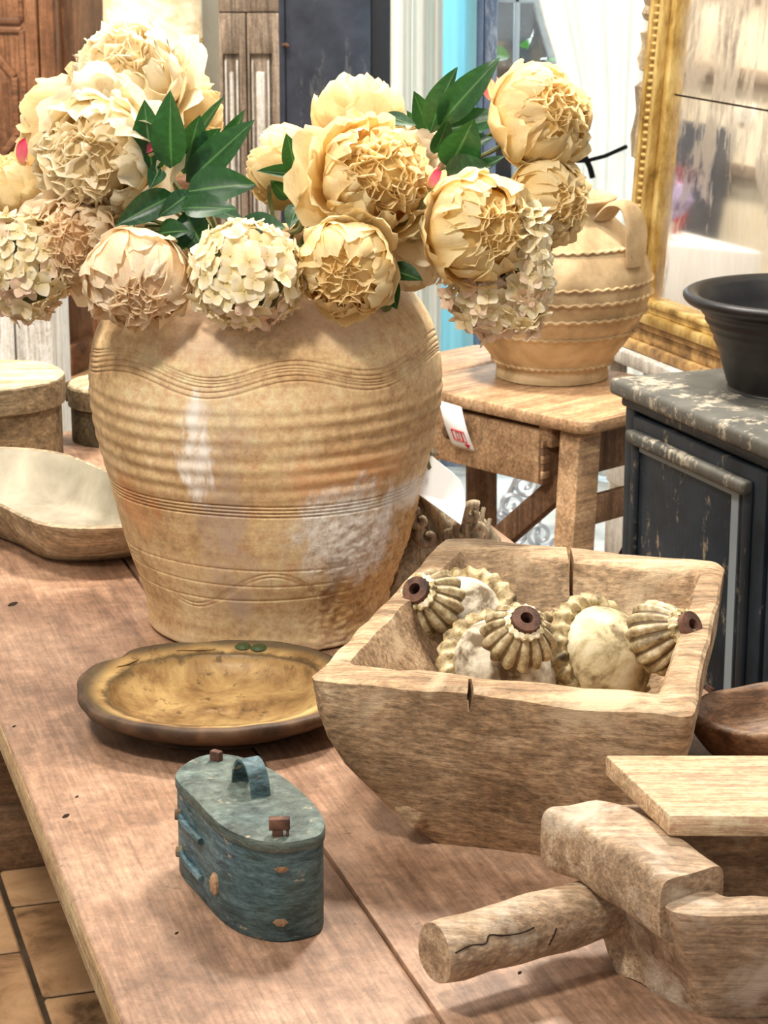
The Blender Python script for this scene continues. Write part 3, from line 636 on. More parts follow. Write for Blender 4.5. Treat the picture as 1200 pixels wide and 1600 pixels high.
# ------------------------------------------------------------------ white bench and gilt mirror
mA = math.atan2(-0.93, 0.36)       # local x runs from the far corner towards the camera and right; local y points away to the right
mo = Py(966, 527, 4.92)
wb = empty('white_bench', (mo.x, mo.y, 0), mA, 'white painted drawer bench carrying the gilt mirror', 'bench')
zb = 0.715
MB().box((-0.05, -0.035, zb-0.03), (0.95, 0.34, zb)).build('top', M['white_wood'], wb, bevel=0.004)
MB().box((-0.03, 0.0, 0.02), (0.93, 0.32, zb-0.13)).build('body', M['white_wood'], wb, bevel=0.004)
MB().box((-0.02, 0.14, zb-0.13), (0.92, 0.30, zb-0.03)).build('shadow_gap', M['dark_brown'], wb, smooth=0)  # dark block paints the shade in the gap under the top
for xx in (-0.03, 0.25, 0.55, 0.89): MB().box((xx, -0.02, zb-0.13), (xx+0.04, 0.02, zb-0.03)).build('post', M['white_wood'], wb, bevel=0.003)
for r in range(3):
    for c_ in range(3):
        MB().box((-0.015+0.31*c_, -0.014, 0.05+0.175*r), (0.285+0.31*c_, 0.002, 0.205+0.175*r)).build('drawer_front', M['white_wood'], wb, bevel=0.004)
tag(MB().box((mo.x, mo.y, 0), (mo.x, mo.y, 0)).add([], []).build('x', None) if False else
    MB().box((0.04, 0.36, 0), (1.0, 0.42, 2.6)).xf(Matrix.Translation((mo.x, mo.y, 0)) @ Matrix.Rotation(mA, 4, 'Z')).build('wall_right', M['plaster'], smooth=0), kind='structure')
mr = empty('gilt_mirror', (mo.x, mo.y, zb), mA, 'tall gilt framed antique mirror with foxed glass at right', 'mirror')
mr.rotation_euler = (Matrix.Rotation(mA, 4, 'Z') @ Matrix.Rotation(math.radians(-4.2), 4, 'X')).to_euler()
MW = 0.735; MHt = 1.85; FW = 0.105; B0 = 0.115
def framepiece(name, x0, z0, x1, z1, y0, y1, mat, bev=0.004): return MB().box((x0, y0, z0), (x1, y1, z1)).build(name, mat, mr, bevel=bev)
# stepped mouldings for the two stiles
for side in (0, 1):
    def X(a, b): return (a, b) if side == 0 else (MW-b, MW-a)
    for (a, b, y0, m_) in ((0.0, 0.018, 0.004, 'gold'), (0.018, 0.036, -0.012, 'gold'), (0.036, 0.062, -0.002, 'gesso'), (0.062, 0.080, -0.012, 'gold'), (0.080, FW, 0.006, 'gold')):
        x0, x1 = X(a, b); framepiece('stile_moulding', x0, 0.04, x1, MHt, y0, 0.035, M[m_], 0.005)
    bm_ = MB().lathe([(0, -0.005), (0.0065, -0.003), (0.008, 0), (0.0065, 0.003), (0, 0.005)], 8).mesh('bead', M['gold'])
    for k in range(62):
        x0, x1 = X(0.036, 0.062); link('bead', bm_, mr, ((x0+x1)/2, -0.005, 0.12+k*0.0155), (PI/2*0, 0, 0), (1.3, 1.0, 1.1))
for (z0, z1, y0, m_) in ((0.0, 0.022, -0.016, 'gesso'), (0.022, 0.050, -0.004, 'gesso'), (0.050, 0.066, -0.010, 'gesso'), (0.066, 0.088, -0.020, 'gold'), (0.088, 0.102, -0.006, 'gold'), (0.102, B0, -0.012, 'gold')):
    framepiece('rail_moulding', -0.012 if z0 < 0.05 else 0.0, z0, MW+(0.012 if z0 < 0.05 else 0), z1, y0, 0.036, M[m_], 0.005)
framepiece('top_rail', 0.0, MHt, MW, MHt+0.1, -0.01, 0.035, M['gold'], 0.01)
MB().box((FW-0.005, 0.022, B0), (MW-FW+0.005, 0.030, 0.545)).build('glass', M['mirror'], mr, smooth=0)
MB().box((FW-0.005, 0.022, 0.549), (MW-FW+0.005, 0.030, MHt)).build('glass', M['mirror'], mr, smooth=0)
MB().box((FW-0.004, 0.023, 0.544), (MW-FW+0.004, 0.029, 0.550)).build('glass_seam', M['dark_brown'], mr, smooth=0)
for k, (zz, h) in enumerate(((0.40, 0.17), (0.585, 0.09), (0.69, 0.055), (0.76, 0.10))):
    MB().lathe([(0, 0), (0.012, 0.004), (0.018, h*0.3), (0.012, h*0.6), (0.019, h*0.9), (0, h)], 10, lambda r, z, a: (r*(1+0.12*math.sin(3*a+z*40)), z)).xf(Matrix.Translation((-0.012, 0.01, zz))).build('carved_ornament', M['drift'], mr)

# things across the aisle that only the mirror shows
rt = empty('clothed_table', (-2.05, 7.05, 0), 0.3, 'small table under a white cloth reflected in the mirror', 'table')
MB().box((-0.28, -0.26, 0.0), (0.28, 0.26, 0.70)).build('cloth', M['whitecloth'], rt, bevel=0.01)
for k, (dx, dy, lb) in enumerate(((-0.08, 0.16, 'left purple lavender bunch on the white cloth seen in the mirror'), (0.10, -0.10, 'right purple lavender bunch on the white cloth seen in the mirror'))):
    lv = empty('lavender_bunch', (-2.05+dx, 7.05+dy, 0.70), 0, lb, 'flowers', 'lavender bunches on the white cloth')
    MB().lathe([(0.0, 0), (0.03, 0), (0.035, 0.06), (0.03, 0.07), (0, 0.07)], 16).build('vase', M['white_wood'], lv)
    MB().lathe([(0.02, 0.07), (0.06, 0.10), (0.075, 0.15), (0.05, 0.20), (0.0, 0.21)], 28, lambda r, z, a: (r*(1+0.2*math.sin(a*9)*math.sin(z*160)), z)).build('flower_heads', M['lavender'], lv)
rc = empty('dark_cabinet', (-2.5, 7.42, 0), 0, 'dark cabinet against the cream wall seen only in the mirror', 'cabinet')
MB().box((-0.14, -0.17, 0), (0.1, 0.17, 1.10)).build('body', M['bluepaint'], rc, bevel=0.006)
MB().box((0.1, -0.15, 0.1), (0.112, 0.15, 1.05)).build('door', M['bluepaint'], rc, bevel=0.003)
rj = empty('red_jug', (-2.22, 7.16, 0.70), 0, 'red jug on the white cloth seen in the mirror', 'jug')
MB().lathe(prof([(0, 0), (0.04, 0), (0.065, 0.08), (0.06, 0.15), (0.03, 0.20), (0.04, 0.24), (0.0, 0.235)], 4), 24).build('body', M['redcloth'], rj)
MB().tube(interp([(0.04, 0, 0.22), (0.09, 0, 0.2), (0.06, 0, 0.1)], 6), 0.007, 8).build('handle', M['redcloth'], rj)
sw = empty('wall_switch', (-2.70, 7.25, 1.16), 0, 'small white wall switch on the cream wall seen in the mirror', 'switch')
MB().box((0, -0.035, -0.035), (0.012, 0.035, 0.035)).build('plate', M['paper'], sw, bevel=0.003)
MB().box((0.012, -0.015, -0.015), (0.018, 0.015, 0.015)).build('toggle', M['dark_brown'], sw, bevel=0.002)

# ------------------------------------------------------------------ distressed black cabinet and black bowl
cA = math.atan2(-0.926, 0.377)
cb = empty('painted_cabinet', (0.402, 3.672, 0), cA, 'distressed blue black cabinet under the black bowl', 'cabinet')
CH = 0.90
MB().box((-0.022, -0.025, CH-0.028), (1.10, 0.46, CH)).build('top', M['blacktop'], cb, bevel=0.008, bseg=3)
MB().box((0.0, 0.012, 0.04), (1.08, 0.44, CH-0.028)).build('body', M['blackpaint'], cb, bevel=0.003)
MB().box((-0.006, -0.010, CH-0.046), (1.085, 0.02, CH-0.029)).build('cornice', M['blackpaint'], cb, bevel=0.005)
MB().box((0.0, -0.004, 0.06), (0.030, 0.02, CH-0.046)).build('stile', M['blackpaint'], cb, bevel=0.003)
MB().box((0.455, -0.004, 0.06), (0.475, 0.02, CH-0.046)).build('stile', M['blackpaint'], cb, bevel=0.003)
MB().box((0.0, -0.012, 0.0), (1.08, 0.42, 0.06)).build('plinth', M['blackpaint'], cb, bevel=0.004)
for x0 in (0.034, 0.480):
    x1 = x0+0.416
    dr = MB().box((x0, -0.008, 0.075), (x1, 0.012, CH-0.055)).build('door', M['blackpaint'], cb, bevel=0.003)
    a0, a1, z0, z1 = x0+0.018, x1-0.045, 0.14, CH-0.085
    for a, b in (((a0, z1), (a1, z1)), ((a0, z0), (a1, z0)), ((a0, z0), (a0, z1)), ((a1, z0), (a1, z1))):
        horiz = a[1] == b[1]
        lo = (a[0]-0.011, -0.028 if horiz else -0.015, a[1]-0.011); hi = (b[0]+0.011, -0.006, b[1]+0.011)
        MB().box(lo, hi).build('moulding', M['blacktop'] if horiz and a[1] > 0.5 else M['blackpaint'], dr, bevel=0.007, bseg=3)
    MB().box((a1-0.048, -0.0105, z0+0.011), (a1-0.027, -0.007, z1-0.011)).build('paint_line', M['greyline'], dr, smooth=0)
    MB().box((a0+0.011, -0.0105, z1-0.024), (a1-0.048, -0.007, z1-0.011)).build('paint_line', M['greyline'], dr, smooth=0)
    MB().box((a1-0.100, -0.0125, 0.40), (a1-0.076, -0.007, 0.47)).build('keyhole_plate', M['iron'], dr, bevel=0.002)
    MB().tube([(a1+0.030, -0.010, 0.40), (a1+0.030, -0.012, 0.50)], 0.006, 8).build('hinge', M['iron'], dr)
bb = empty('black_bowl', (0.668, 3.60, CH), 0, 'large black clay bowl with rolled rim on the painted cabinet', 'bowl')
MB().lathe(prof([(0.0, 0.0), (0.106, 0.0), (0.113, 0.006), (0.124, 0.040), (0.140, 0.085), (0.152, 0.110), (0.160, 0.126), (0.174, 0.135), (0.187, 0.143), (0.189, 0.152), (0.180, 0.157), (0.168, 0.152), (0.158, 0.140), (0.130, 0.085), (0.100, 0.02), (0.0, 0.015)], 5), 72,
    lambda r, z, a: (r+(0.0016*math.sin(z*420) if 0.05 < z < 0.14 else 0), z)).build('body', M['black_clay'], bb, smooth=60)

# ================================================================== THE FARM TABLE
TZ = 0.76
tbl = empty('farm_table', (-0.438, 2.442, 0), TH, 'long scrubbed farm table of wide boards in the foreground', 'table')
for x0, x1 in ((0.0, 0.2585), (0.2605, 0.560), (0.562, 0.82)):
    b = MB().box((x0, -1.2, TZ-0.042), (x1, 1.415, TZ)); me = b.mesh('board', M['table'], bevel=0.006 if x0 == 0 or x1 > 0.8 else 0.0008, bseg=3)
    me.materials.append(M['table_edge'])
    for p in me.polygons:
        if abs(p.normal.z) < 0.5 and (p.center.x < 0.008 or p.center.x > 0.812 or abs(p.normal.y) > 0.5): p.material_index = 1
    link('board', me, tbl)
MB().box((0.05, -1.05, TZ-0.15), (0.075, 1.30, TZ-0.042)).build('apron', M['brown'], tbl, bevel=0.003)
MB().box((0.745, -1.05, TZ-0.15), (0.77, 1.30, TZ-0.042)).build('apron', M['brown'], tbl, bevel=0.003)
for yy in (-1.05, 1.30):
    MB().box((0.06, yy, 0.118), (0.76, yy+0.045, TZ-0.042)).build('end_board', M['floorwood'], tbl, bevel=0.004)
    MB().box((0.03, yy-0.012, 0.0), (0.79, yy+0.057, 0.12)).build('foot', M['floorwood'], tbl, bevel=0.006)
kn_me = MB().lathe([(0.0, 0.0006), (0.004, 0.0008), (0.0062, 0.0002), (0.0065, -0.002)], 10, lambda r, z, a: (r*(1+0.3*math.sin(2*a)), z)).mesh('knot', M['dark_brown'])
for px, py, sc in ((20, 944, 1.2), (103, 1275, 0.7), (120, 1245, 0.35), (22, 1135, 0.4), (276, 1458, 0.35), (812, 1520, 0.4)):
    q = Pz(px, py, TZ)-Vector(tbl.location); q = Matrix.Rotation(-TH, 3, 'Z') @ q
    link('knot', kn_me, tbl, (q.x, q.y, TZ), (0, 0, 0.6), (sc*1.3, sc*0.8, 0.7))

# ------------------------------------------------------------------ big urn
UC = Vector((-0.1495, 2.832, TZ))
urn = empty('terracotta_urn', UC, 0, 'large weathered terracotta urn with combed wavy bands holding the flowers', 'urn')
uctrl = [(0.148, 0.0), (0.156, 0.004), (0.1575, 0.014), (0.158, 0.035), (0.164, 0.060), (0.178, 0.098), (0.190, 0.140), (0.204, 0.200), (0.216, 0.255), (0.2225, 0.310), (0.2215, 0.350), (0.212, 0.388), (0.192, 0.420), (0.165, 0.444), (0.140, 0.456), (0.128, 0.462)]
fine = prof(uctrl, 56)
def groove(x, w): return math.exp(-(x/w)**2)
def urnmod(r, z, a):
    th = math.atan2(math.cos(a), -math.sin(a))      # zero towards the camera, positive to the right
    d = 0.0
    if 0.20 < z < 0.335: d += 0.0013*math.sin(z*330+0.8*math.sin(a*2))*ss(0.20, 0.225, z)*ss(0.335, 0.315, z)*(0.7+0.3*math.sin(a*5))
    for k in range(4): d -= 0.0032*groove(z-(0.190+0.0046*k+0.0015*math.sin(a*3+1)), 0.0010)
    wz = 0.350+0.010*math.sin(th*5.6+0.26+0.5*math.sin(th*2))
    for k in range(6): d -= 0.0022*groove(z-(wz+0.0050*k+0.002*math.sin(th*1.7+k)), 0.0010)
    wz = 0.085+0.024*math.sin(th*5.2+1.2)
    for k in range(2): d -= 0.0012*groove(z-(wz+0.005*k), 0.0012)
    for k in range(3): d -= 0.0010*groove(z-(0.118-0.02*k+0.003*math.sin(a*2+k)), 0.0015)
    q = Vector((r*math.cos(a)*9, r*math.sin(a)*9, z*9)); d += 0.0030*mnoise.noise(q)
    if 0.2 < th < 1.6 and z < 0.21:
        k = ss(0.2, 0.6, th)*ss(0.21, 0.16, z); d += 0.0022*k*mnoise.noise(q*9)+0.0015*k*mnoise.noise(q*20)
    return r+d, z
MB().lathe([(0.0, 0.002)]+fine+[(0.128, 0.475), (0.136, 0.490), (0.132, 0.497), (0.118, 0.490), (0.112, 0.465), (0.15, 0.42), (0.17, 0.3), (0.12, 0.03), (0.0, 0.02)], 300, urnmod).build('body', M['urn'], urn, smooth=80)

# ------------------------------------------------------------------ old plate
pl = empty('glazed_plate', (-0.190, 2.452, TZ), 0, 'chipped ochre glazed plate with dark rim in front of the urn', 'plate')
def chip(r, z, a):
    for a0, w, dep in ((math.radians(146), 0.14, 0.010), (math.radians(104), 0.20, 0.008)):
        if r > 0.135: r -= dep*math.exp(-((a-a0)/w)**2)
    if r > 0.13: r += 0.0015*math.sin(a*7)+0.001*math.sin(a*17)
    return r, z+0.0015*math.sin(a*3)
MB().lathe(prof([(0.0, 0.010), (0.06, 0.010), (0.098, 0.014), (0.116, 0.026), (0.1225, 0.0375), (0.128, 0.0395), (0.145, 0.044), (0.153, 0.047)], 5), 110, chip).build('dish', M['plate'], pl, smooth=60)
MB().lathe(prof([(0.153, 0.047), (0.1585, 0.045), (0.1600, 0.039), (0.155, 0.032), (0.138, 0.022), (0.120, 0.013), (0.100, 0.004), (0.092, 0.0), (0.0, 0.001)], 5), 110, chip).build('rim_underside', M['plate_back'], pl, smooth=60)
for a, r_ in ((1.42, 0.141), (1.28, 0.140)):
    MB().lathe([(0, 0.0012), (0.006, 0.0008), (0.009, -0.002)], 10).build('glaze_spot', M['plate_green'], pl).matrix_local = Matrix.Translation((r_*math.cos(a), r_*math.sin(a), 0.0435)) @ Matrix.Scale(1.2, 4)

# ------------------------------------------------------------------ teal bentwood box
bc = Vector((-0.126, 1.985, TZ))
bx = empty('bentwood_box', bc, 0, 'small teal painted bentwood box with lid and strap handle', 'box')
lidpx = [(275, 1207), (300, 1187), (335, 1178), (380, 1184), (430, 1206), (475, 1241), (505, 1277), (504, 1302), (475, 1314), (430, 1318), (380, 1308), (340, 1286), (302, 1247), (279, 1224)]
lp = [Pz(x_, y_, 0.858)-bc for x_, y_ in lidpx]; lp = [Vector((p.x, p.y, 0)) for p in lp]
def closed_spline(P, n):
    out = []; m = len(P)
    for i in range(m):
        a, b, c, d = P[i-1], P[i], P[(i+1) % m], P[(i+2) % m]
        for k in range(n):
            t_ = k/n; out.append(0.5*((2*b)+(c-a)*t_+(2*a-5*b+4*c-d)*t_*t_+(3*b-a-3*c+d)*t_**3))
    return out
lo_ = closed_spline(lp, 6); cen = sum(lo_, Vector())/len(lo_)
def oring(s, z): return [cen+(p-cen)*s+Vector((0, 0, z)) for p in lo_]
MB().rings([oring(0.955, 0.0), oring(0.972, 0.002), oring(0.975, 0.045), oring(0.978, 0.092)]).build('body', M['teal'], bx, smooth=50)
lid = MB().rings([oring(0.99, 0.088), oring(1.0, 0.089), oring(1.0, 0.096), oring(0.99, 0.0985), oring(0.93, 0.099)]).build('lid', M['teal_lid'], bx, smooth=50)
axis = (Pz(452, 1290, 0.86)-Pz(335, 1190, 0.86)); axis.z = 0; axis.normalize(); side = Vector((-axis.y, axis.x, 0))
hc = Pz(392, 1232, 0.859)-bc; hc.z = 0.099
hr = []
for k in range(15):
    a = PI*k/14; p = hc+axis*(-0.023*math.cos(a))+Vector((0, 0, 0.030*math.sin(a)-0.001))
    n_ = (axis*(-math.cos(a))+Vector((0, 0, math.sin(a)))); hr.append([p+side*w+n_*t_ for w, t_ in ((-0.0095, -0.0014), (0.0095, -0.0014), (0.0095, 0.0014), (-0.0095, 0.0014))])
MB().rings(hr).build('handle', M['teal'], lid, smooth=50)
def bpt(px, py, z): p = Pz(px, py, TZ+z)-bc; return p
q = bpt(338, 1180, 0.104); MB().box((-0.006, -0.004, -0.03), (0.006, 0.004, 0.005)).xf(Matrix.Translation(q) @ Matrix.Rotation(-0.6, 4, 'Z')).build('hinge_post', M['iron'], bx, bevel=0.002)
q = bpt(436, 1305, 0.099); MB().box((-0.006, -0.004, -0.012), (0.0035, 0.004, 0.008)).box((0.0065, -0.004, -0.012), (0.009, 0.004, 0.006)).box((-0.009, -0.0045, 0.006), (0.010, 0.0045, 0.017)).xf(Matrix.Translation(q) @ Matrix.Rotation(0.05, 4, 'Z')).build('latch_post', M['iron'], bx, bevel=0.0015)
for px, py, z, m_, sz in ((441, 1350, 0.072, 'deskdark', (0.009, 0.004)), (440, 1425, 0.020, 'deskdark', (0.009, 0.005))):
    q = bpt(px, 1385 if False else py, z)
    # slide the plug back onto the curved wall
    best = min(oring(0.978, 0), key=lambda p: abs(p.x-q.x)+ (0 if p.y < cen.y else 9)); q = Vector((q.x, best.y, z))
    MB().lathe([(0, -0.002), (0.5, -0.001), (0.42, 0.0015), (0, 0.002)], 6).xf(Matrix.Translation(q) @ Matrix.Rotation(PI/2, 4, 'X') @ Matrix.Diagonal((sz[0]*1.6, sz[1]*1.6, 1, 1))).build('peg', M[m_], bx, smooth=0)
def wallpt(frac, z, out=0.0):        # point on the left wall by outline fraction
    R = oring(0.976, z); p = R[int(frac*len(R)) % len(R)]; n_ = (p-cen); n_.z = 0; return p+n_.normalized()*out
for f0, f1, z in ((0.93, 0.845, 0.066), (0.93, 0.845, 0.028)):
    MB().tube([wallpt(f0+(f1-f0)*k/6, z-0.004*k/6, 0.0015+0.002*math.sin(PI*k/6)) for k in range(7)], 0.0036, 8).build('stitch_bar', M['teal'], bx)
    MB().lathe([(0, -0.004), (0.005, -0.004), (0.006, 0.002), (0.003, 0.005), (0, 0.005)], 10).xf(Matrix.Translation(wallpt(f0, z, 0.002)) @ Matrix.Rotation(PI/2, 4, 'Y')).build('peg', M['boxband'], bx)
MB().lathe([(0, -0.003), (0.009, -0.003), (0.0095, 0.001), (0.006, 0.004), (0, 0.004)], 14).xf(Matrix.Translation(wallpt(0.80, 0.034, 0.001)) @ Matrix.Rotation(0.35, 4, 'Z') @ Matrix.Rotation(-PI/2, 4, 'Y') @ Matrix.Diagonal((1.2, 0.7, 1, 1))).build('peg', M['deskwood'], bx)

# ------------------------------------------------------------------ carved trough
def quad_ring(c4, r, z, n=14, nc=5, zf=None):
    """rounded quadrilateral ring; c4 = four xy corners counter-clockwise"""
    P = [Vector((c[0], c[1])) for c in c4]; out = []
    for i in range(4):
        a, b, c = P[i-1], P[i], P[(i+1) % 4]
        d1 = (a-b).normalized(); d2 = (c-b).normalized(); s0, s1 = b+d1*r, b+d2*r
        prev_out = P[i-1]+(b-a).normalized()*r
        for k in range(1, n): out.append((prev_out.lerp(s0, k/n)))
        for k in range(nc+1):
            t_ = k/nc; out.append(s0*(1-t_)**2+b*2*t_*(1-t_)+s1*t_*t_)
    return [Vector((p.x, p.y, z if zf is None else z+zf(p.x, p.y))) for p in out]
def bool_cut(o, mb):
    c = mb.build('cutter', None, smooth=0); md = o.modifiers.new('cut', 'BOOLEAN'); md.object = c; md.operation = 'DIFFERENCE'; md.solver = 'EXACT'
    c.matrix_world = o.matrix_world.copy() if o.parent is None else o.parent.matrix_basis @ o.matrix_basis
    bpy.context.view_layer.update(); dg = bpy.context.evaluated_depsgraph_get(); me = bpy.data.meshes.new_from_object(o.evaluated_get(dg))
    o.modifiers.remove(md); o.data = me; cm = c.data; bpy.data.objects.remove(c)
    me.set_sharp_from_angle(angle=math.radians(40))
def mixc(a, b, fx, fy): return [(p[0]+(q[0]-p[0])*f_, p[1]+(q[1]-p[1])*f_) for p, q, f_ in zip(a, b, (fx, fy, fy, fx))]
def trough_mesh(top_o, bot_o, top_i, bot_i, H, zin, r, expo, jit, rimsag=None, seed=1):
    rings = []
    for t_ in (0.0, 0.04, 0.12, 0.22, 0.34, 0.48, 0.64, 0.80, 0.92, 0.98):
        f_ = 1-(1-t_)**expo; fl_ = 1-(1-t_)**1.2
        c4 = [(b[0]+(a[0]-b[0])*f_, b[1]+(a[1]-b[1])*(fl_ if i < 2 else f_)) for i, (a, b) in enumerate(zip(top_o, bot_o))]
        rings.append(quad_ring(c4, r, H*t_, zf=(lambda x, y, t_=t_: rimsag(x, y)*t_) if rimsag else None))
    ins = lambda k: [(a[0]+(b[0]-a[0])*k, a[1]+(b[1]-a[1])*k) for a, b in zip(top_o, top_i)]
    for k, dz in ((0.10, 0.0), (0.5, 0.001), (0.9, 0.0)): rings.append(quad_ring(ins(k), r, H+dz, zf=rimsag))
    for t_ in (0.0, 0.1, 0.25, 0.45, 0.65, 0.85, 1.0):
        c4 = [(a[0]+(b[0]-a[0])*t_**1.3, a[1]+(b[1]-a[1])*t_**1.3) for a, b in zip(top_i, bot_i)]
        zz = H-0.004-(H-0.004-zin)*t_; rings.append(quad_ring(c4, r*0.9, zz, zf=(lambda x, y, t_=t_: rimsag(x, y)*(1-t_)) if rimsag else None))
    mb = MB().rings(rings); 
    return mb.jitter(jit, 22, seed).jitter(jit*0.5, 70, seed+3)
TC = Vector((0.16, 2.25, TZ))
def rel(pts, c): return [(x_-c.x, y_-c.y) for x_, y_ in pts]
tr = empty('dough_trough', TC, 0, 'large carved wooden trough with cracked rim holding gilded finials', 'trough')
H_ = 0.18
top_o = rel([(-0.072, 2.088), (0.288, 1.992), (0.388, 2.480), (0.074, 2.592)], TC); top_i = rel([(-0.034, 2.136), (0.262, 2.056), (0.352, 2.436), (0.094, 2.535)], TC)
bot_o = rel([(0.050, 2.105), (0.250, 2.05), (0.320, 2.40), (0.14, 2.48)], TC); bot_i = rel([(0.07, 2.17), (0.235, 2.125), (0.29, 2.36), (0.155, 2.43)], TC)
tm = trough_mesh(top_o, bot_o, top_i, bot_i, H_, 0.035, 0.014, 2.1, 0.004, lambda x_, y_: -0.004*math.exp(-((x_-0.03)/0.08)**2) if y_ < -0.1 else 0.0)
to_ = tm.build('hollowed_block', M['trough'], tr, smooth=50)
fx = Pz(733, 1085, 0.94)-TC; bxk = Pz(886, 850, 0.94)-TC
cm1 = MB().add([(fx.x-0.001, fx.y-0.06, H_-0.022), (fx.x+0.001, fx.y-0.06, H_-0.022), (fx.x+0.001, fx.y+0.05, H_-0.02), (fx.x-0.001, fx.y+0.05, H_-0.02), (fx.x-0.003, fx.y-0.06, H_+0.02), (fx.x+0.002, fx.y-0.06, H_+0.02), (fx.x+0.008, fx.y+0.05, H_+0.02), (fx.x+0.004, fx.y+0.05, H_+0.02)], [(0,3,2,1),(4,5,6,7),(0,1,5,4),(1,2,6,5),(2,3,7,6),(3,0,4,7)])
cm2 = MB().add([(bxk.x-0.002, bxk.y-0.085, H_-0.06), (bxk.x+0.001, bxk.y-0.085, H_-0.06), (bxk.x+0.001, bxk.y+0.05, H_-0.08), (bxk.x-0.001, bxk.y+0.05, H_-0.08), (bxk.x-0.0035, bxk.y-0.085, H_+0.02), (bxk.x+0.003, bxk.y-0.085, H_+0.02), (bxk.x+0.004, bxk.y+0.05, H_+0.02), (bxk.x-0.001, bxk.y+0.05, H_+0.02)], [(0,3,2,1),(4,5,6,7),(0,1,5,4),(1,2,6,5),(2,3,7,6),(3,0,4,7)])
bool_cut(to_, cm1); bool_cut(to_, cm2)
for px, py, sc in ((590, 1215, 0.020), (640, 1262, 0.024), (612, 1236, 0.018)):
    q = Py(px, py, 2.085)-TC
    MB().lathe([(0, 0.5), (0.6, 0.36), (0.95, 0.1), (1.0, -0.3)], 14).xf(Matrix.Translation(q+Vector((0.010, 0.016, 0))) @ Matrix.Rotation(1.35, 4, 'X') @ Matrix.Scale(sc, 4)).jitter(sc*0.35, 50, px).build('knot', M['trough'], tr, smooth=70)

# gilded finials lying in the trough
def finial(base, tip, sc, mat, label, roll=0.0):
    base, tip = Vector(base), Vector(tip); ax = (tip-base).normalized()
    root = empty('gilded_finial', base, 0, label, 'finial', 'gilded finials in the trough')
    root.rotation_euler = (ax.to_track_quat('Z', 'Y') @ Quaternion((0, 0, 1), roll)).to_euler(); L_ = (tip-base).length
    k = L_/0.115
    fl_ = lambda r, z, a: (r*(1+0.035*math.sin(a*30+z*700)), z)
    rope = []
    for ia in range(200):
        a = 2*PI*ia/200; rope.append([Vector(((0.052+m_*math.cos(b))*math.cos(a), (0.052+m_*math.cos(b))*math.sin(a), 0.009+m_*math.sin(b))) for b in (2*PI*q_/10 for q_ in range(10)) for m_ in (0.0085*(1+0.22*math.sin(24*a+1.6*b)),)])
    rope.append(rope[0]); MB().rings(rope, True, False, False).lathe([(0, 0), (0.052, 0.002), (0.052, 0.016), (0, 0.017)], 40).xf(Matrix.Diagonal((sc, sc, k, 1))).build('rope_flange', M['ropegold'], root, smooth=70)
    MB().lathe(prof([(0.047, 0.016), (0.046, 0.024), (0.040, 0.034), (0.026, 0.046), (0.018, 0.055), (0.0165, 0.062), (0.020, 0.068)], 4), 40).xf(Matrix.Diagonal((sc, sc, k, 1))).build('dome', M[mat], root)
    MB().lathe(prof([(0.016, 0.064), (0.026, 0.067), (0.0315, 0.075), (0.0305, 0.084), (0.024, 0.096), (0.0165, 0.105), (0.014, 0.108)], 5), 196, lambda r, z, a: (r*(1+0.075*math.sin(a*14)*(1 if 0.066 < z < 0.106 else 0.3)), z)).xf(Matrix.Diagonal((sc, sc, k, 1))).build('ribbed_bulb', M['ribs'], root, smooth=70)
    MB().lathe([(0.013, 0.104), (0.017, 0.106), (0.0175, 0.110), (0.013, 0.113)], 90, lambda r, z, a: (r*(1+0.06*math.sin(a*16)), z)).xf(Matrix.Diagonal((sc, sc, k, 1))).build('beaded_collar', M['finial'], root)
    MB().lathe([(0.013, 0.111), (0.0125, 0.118), (0.0055, 0.119), (0.005, 0.100), (0, 0.100)], 30).xf(Matrix.Diagonal((sc, sc, k, 1))).build('socket', M['iron'], root)
finial(Py(722, 985, 2.42), Py(650, 922, 2.345), 1.2, 'dome', 'gilded finial leaning left in the trough, its rope edge showing behind', 0.4)
finial(Py(785, 1052, 2.285), Py(822, 968, 2.215), 1.2, 'dome', 'middle gilded finial standing upright in the trough')
finial(Py(925, 1035, 2.32), Py(1078, 978, 2.235), 1.2, 'domegold', 'gilded finial tilted towards the right wall of the trough', 0.8)
finial(Py(868, 1030, 2.42), Py(940, 1040, 2.36), 0.95, 'dome', 'half hidden gilded finial lying between the middle and right ones', 0.2)

# ------------------------------------------------------------------ handled trough in the foreground
MC = Vector((0.34, 1.83, TZ))
mt = empty('handled_trough', MC, 0, 'pale carved wooden trough with round peg handle in the near right corner', 'trough')
to2 = rel([(0.236, 1.712), (0.56, 1.700), (0.54, 1.99), (0.160, 1.925)], MC); ti2 = rel([(0.285, 1.742), (0.52, 1.732), (0.50, 1.95), (0.215, 1.90)], MC)
bo2 = rel([(0.268, 1.742), (0.53, 1.742), (0.50, 1.94), (0.200, 1.828)], MC); bi2 = rel([(0.31, 1.77), (0.49, 1.77), (0.47, 1.91), (0.26, 1.87)], MC)
trough_mesh(to2, bo2, ti2, bi2, 0.112, 0.03, 0.010, 1.15, 0.004, None, 8).build('hollowed_block', M['mortar'], mt, smooth=50)
a_ = Pz(893, 1252, 0.893)-MC; b_ = Pz(1070, 1352, 0.893)-MC
d_ = (b_-a_).normalized(); a_ -= d_*0.012; b_ += d_*0.012; s_ = Vector((-d_.y, d_.x, 0)); cap = MB(); rings = []
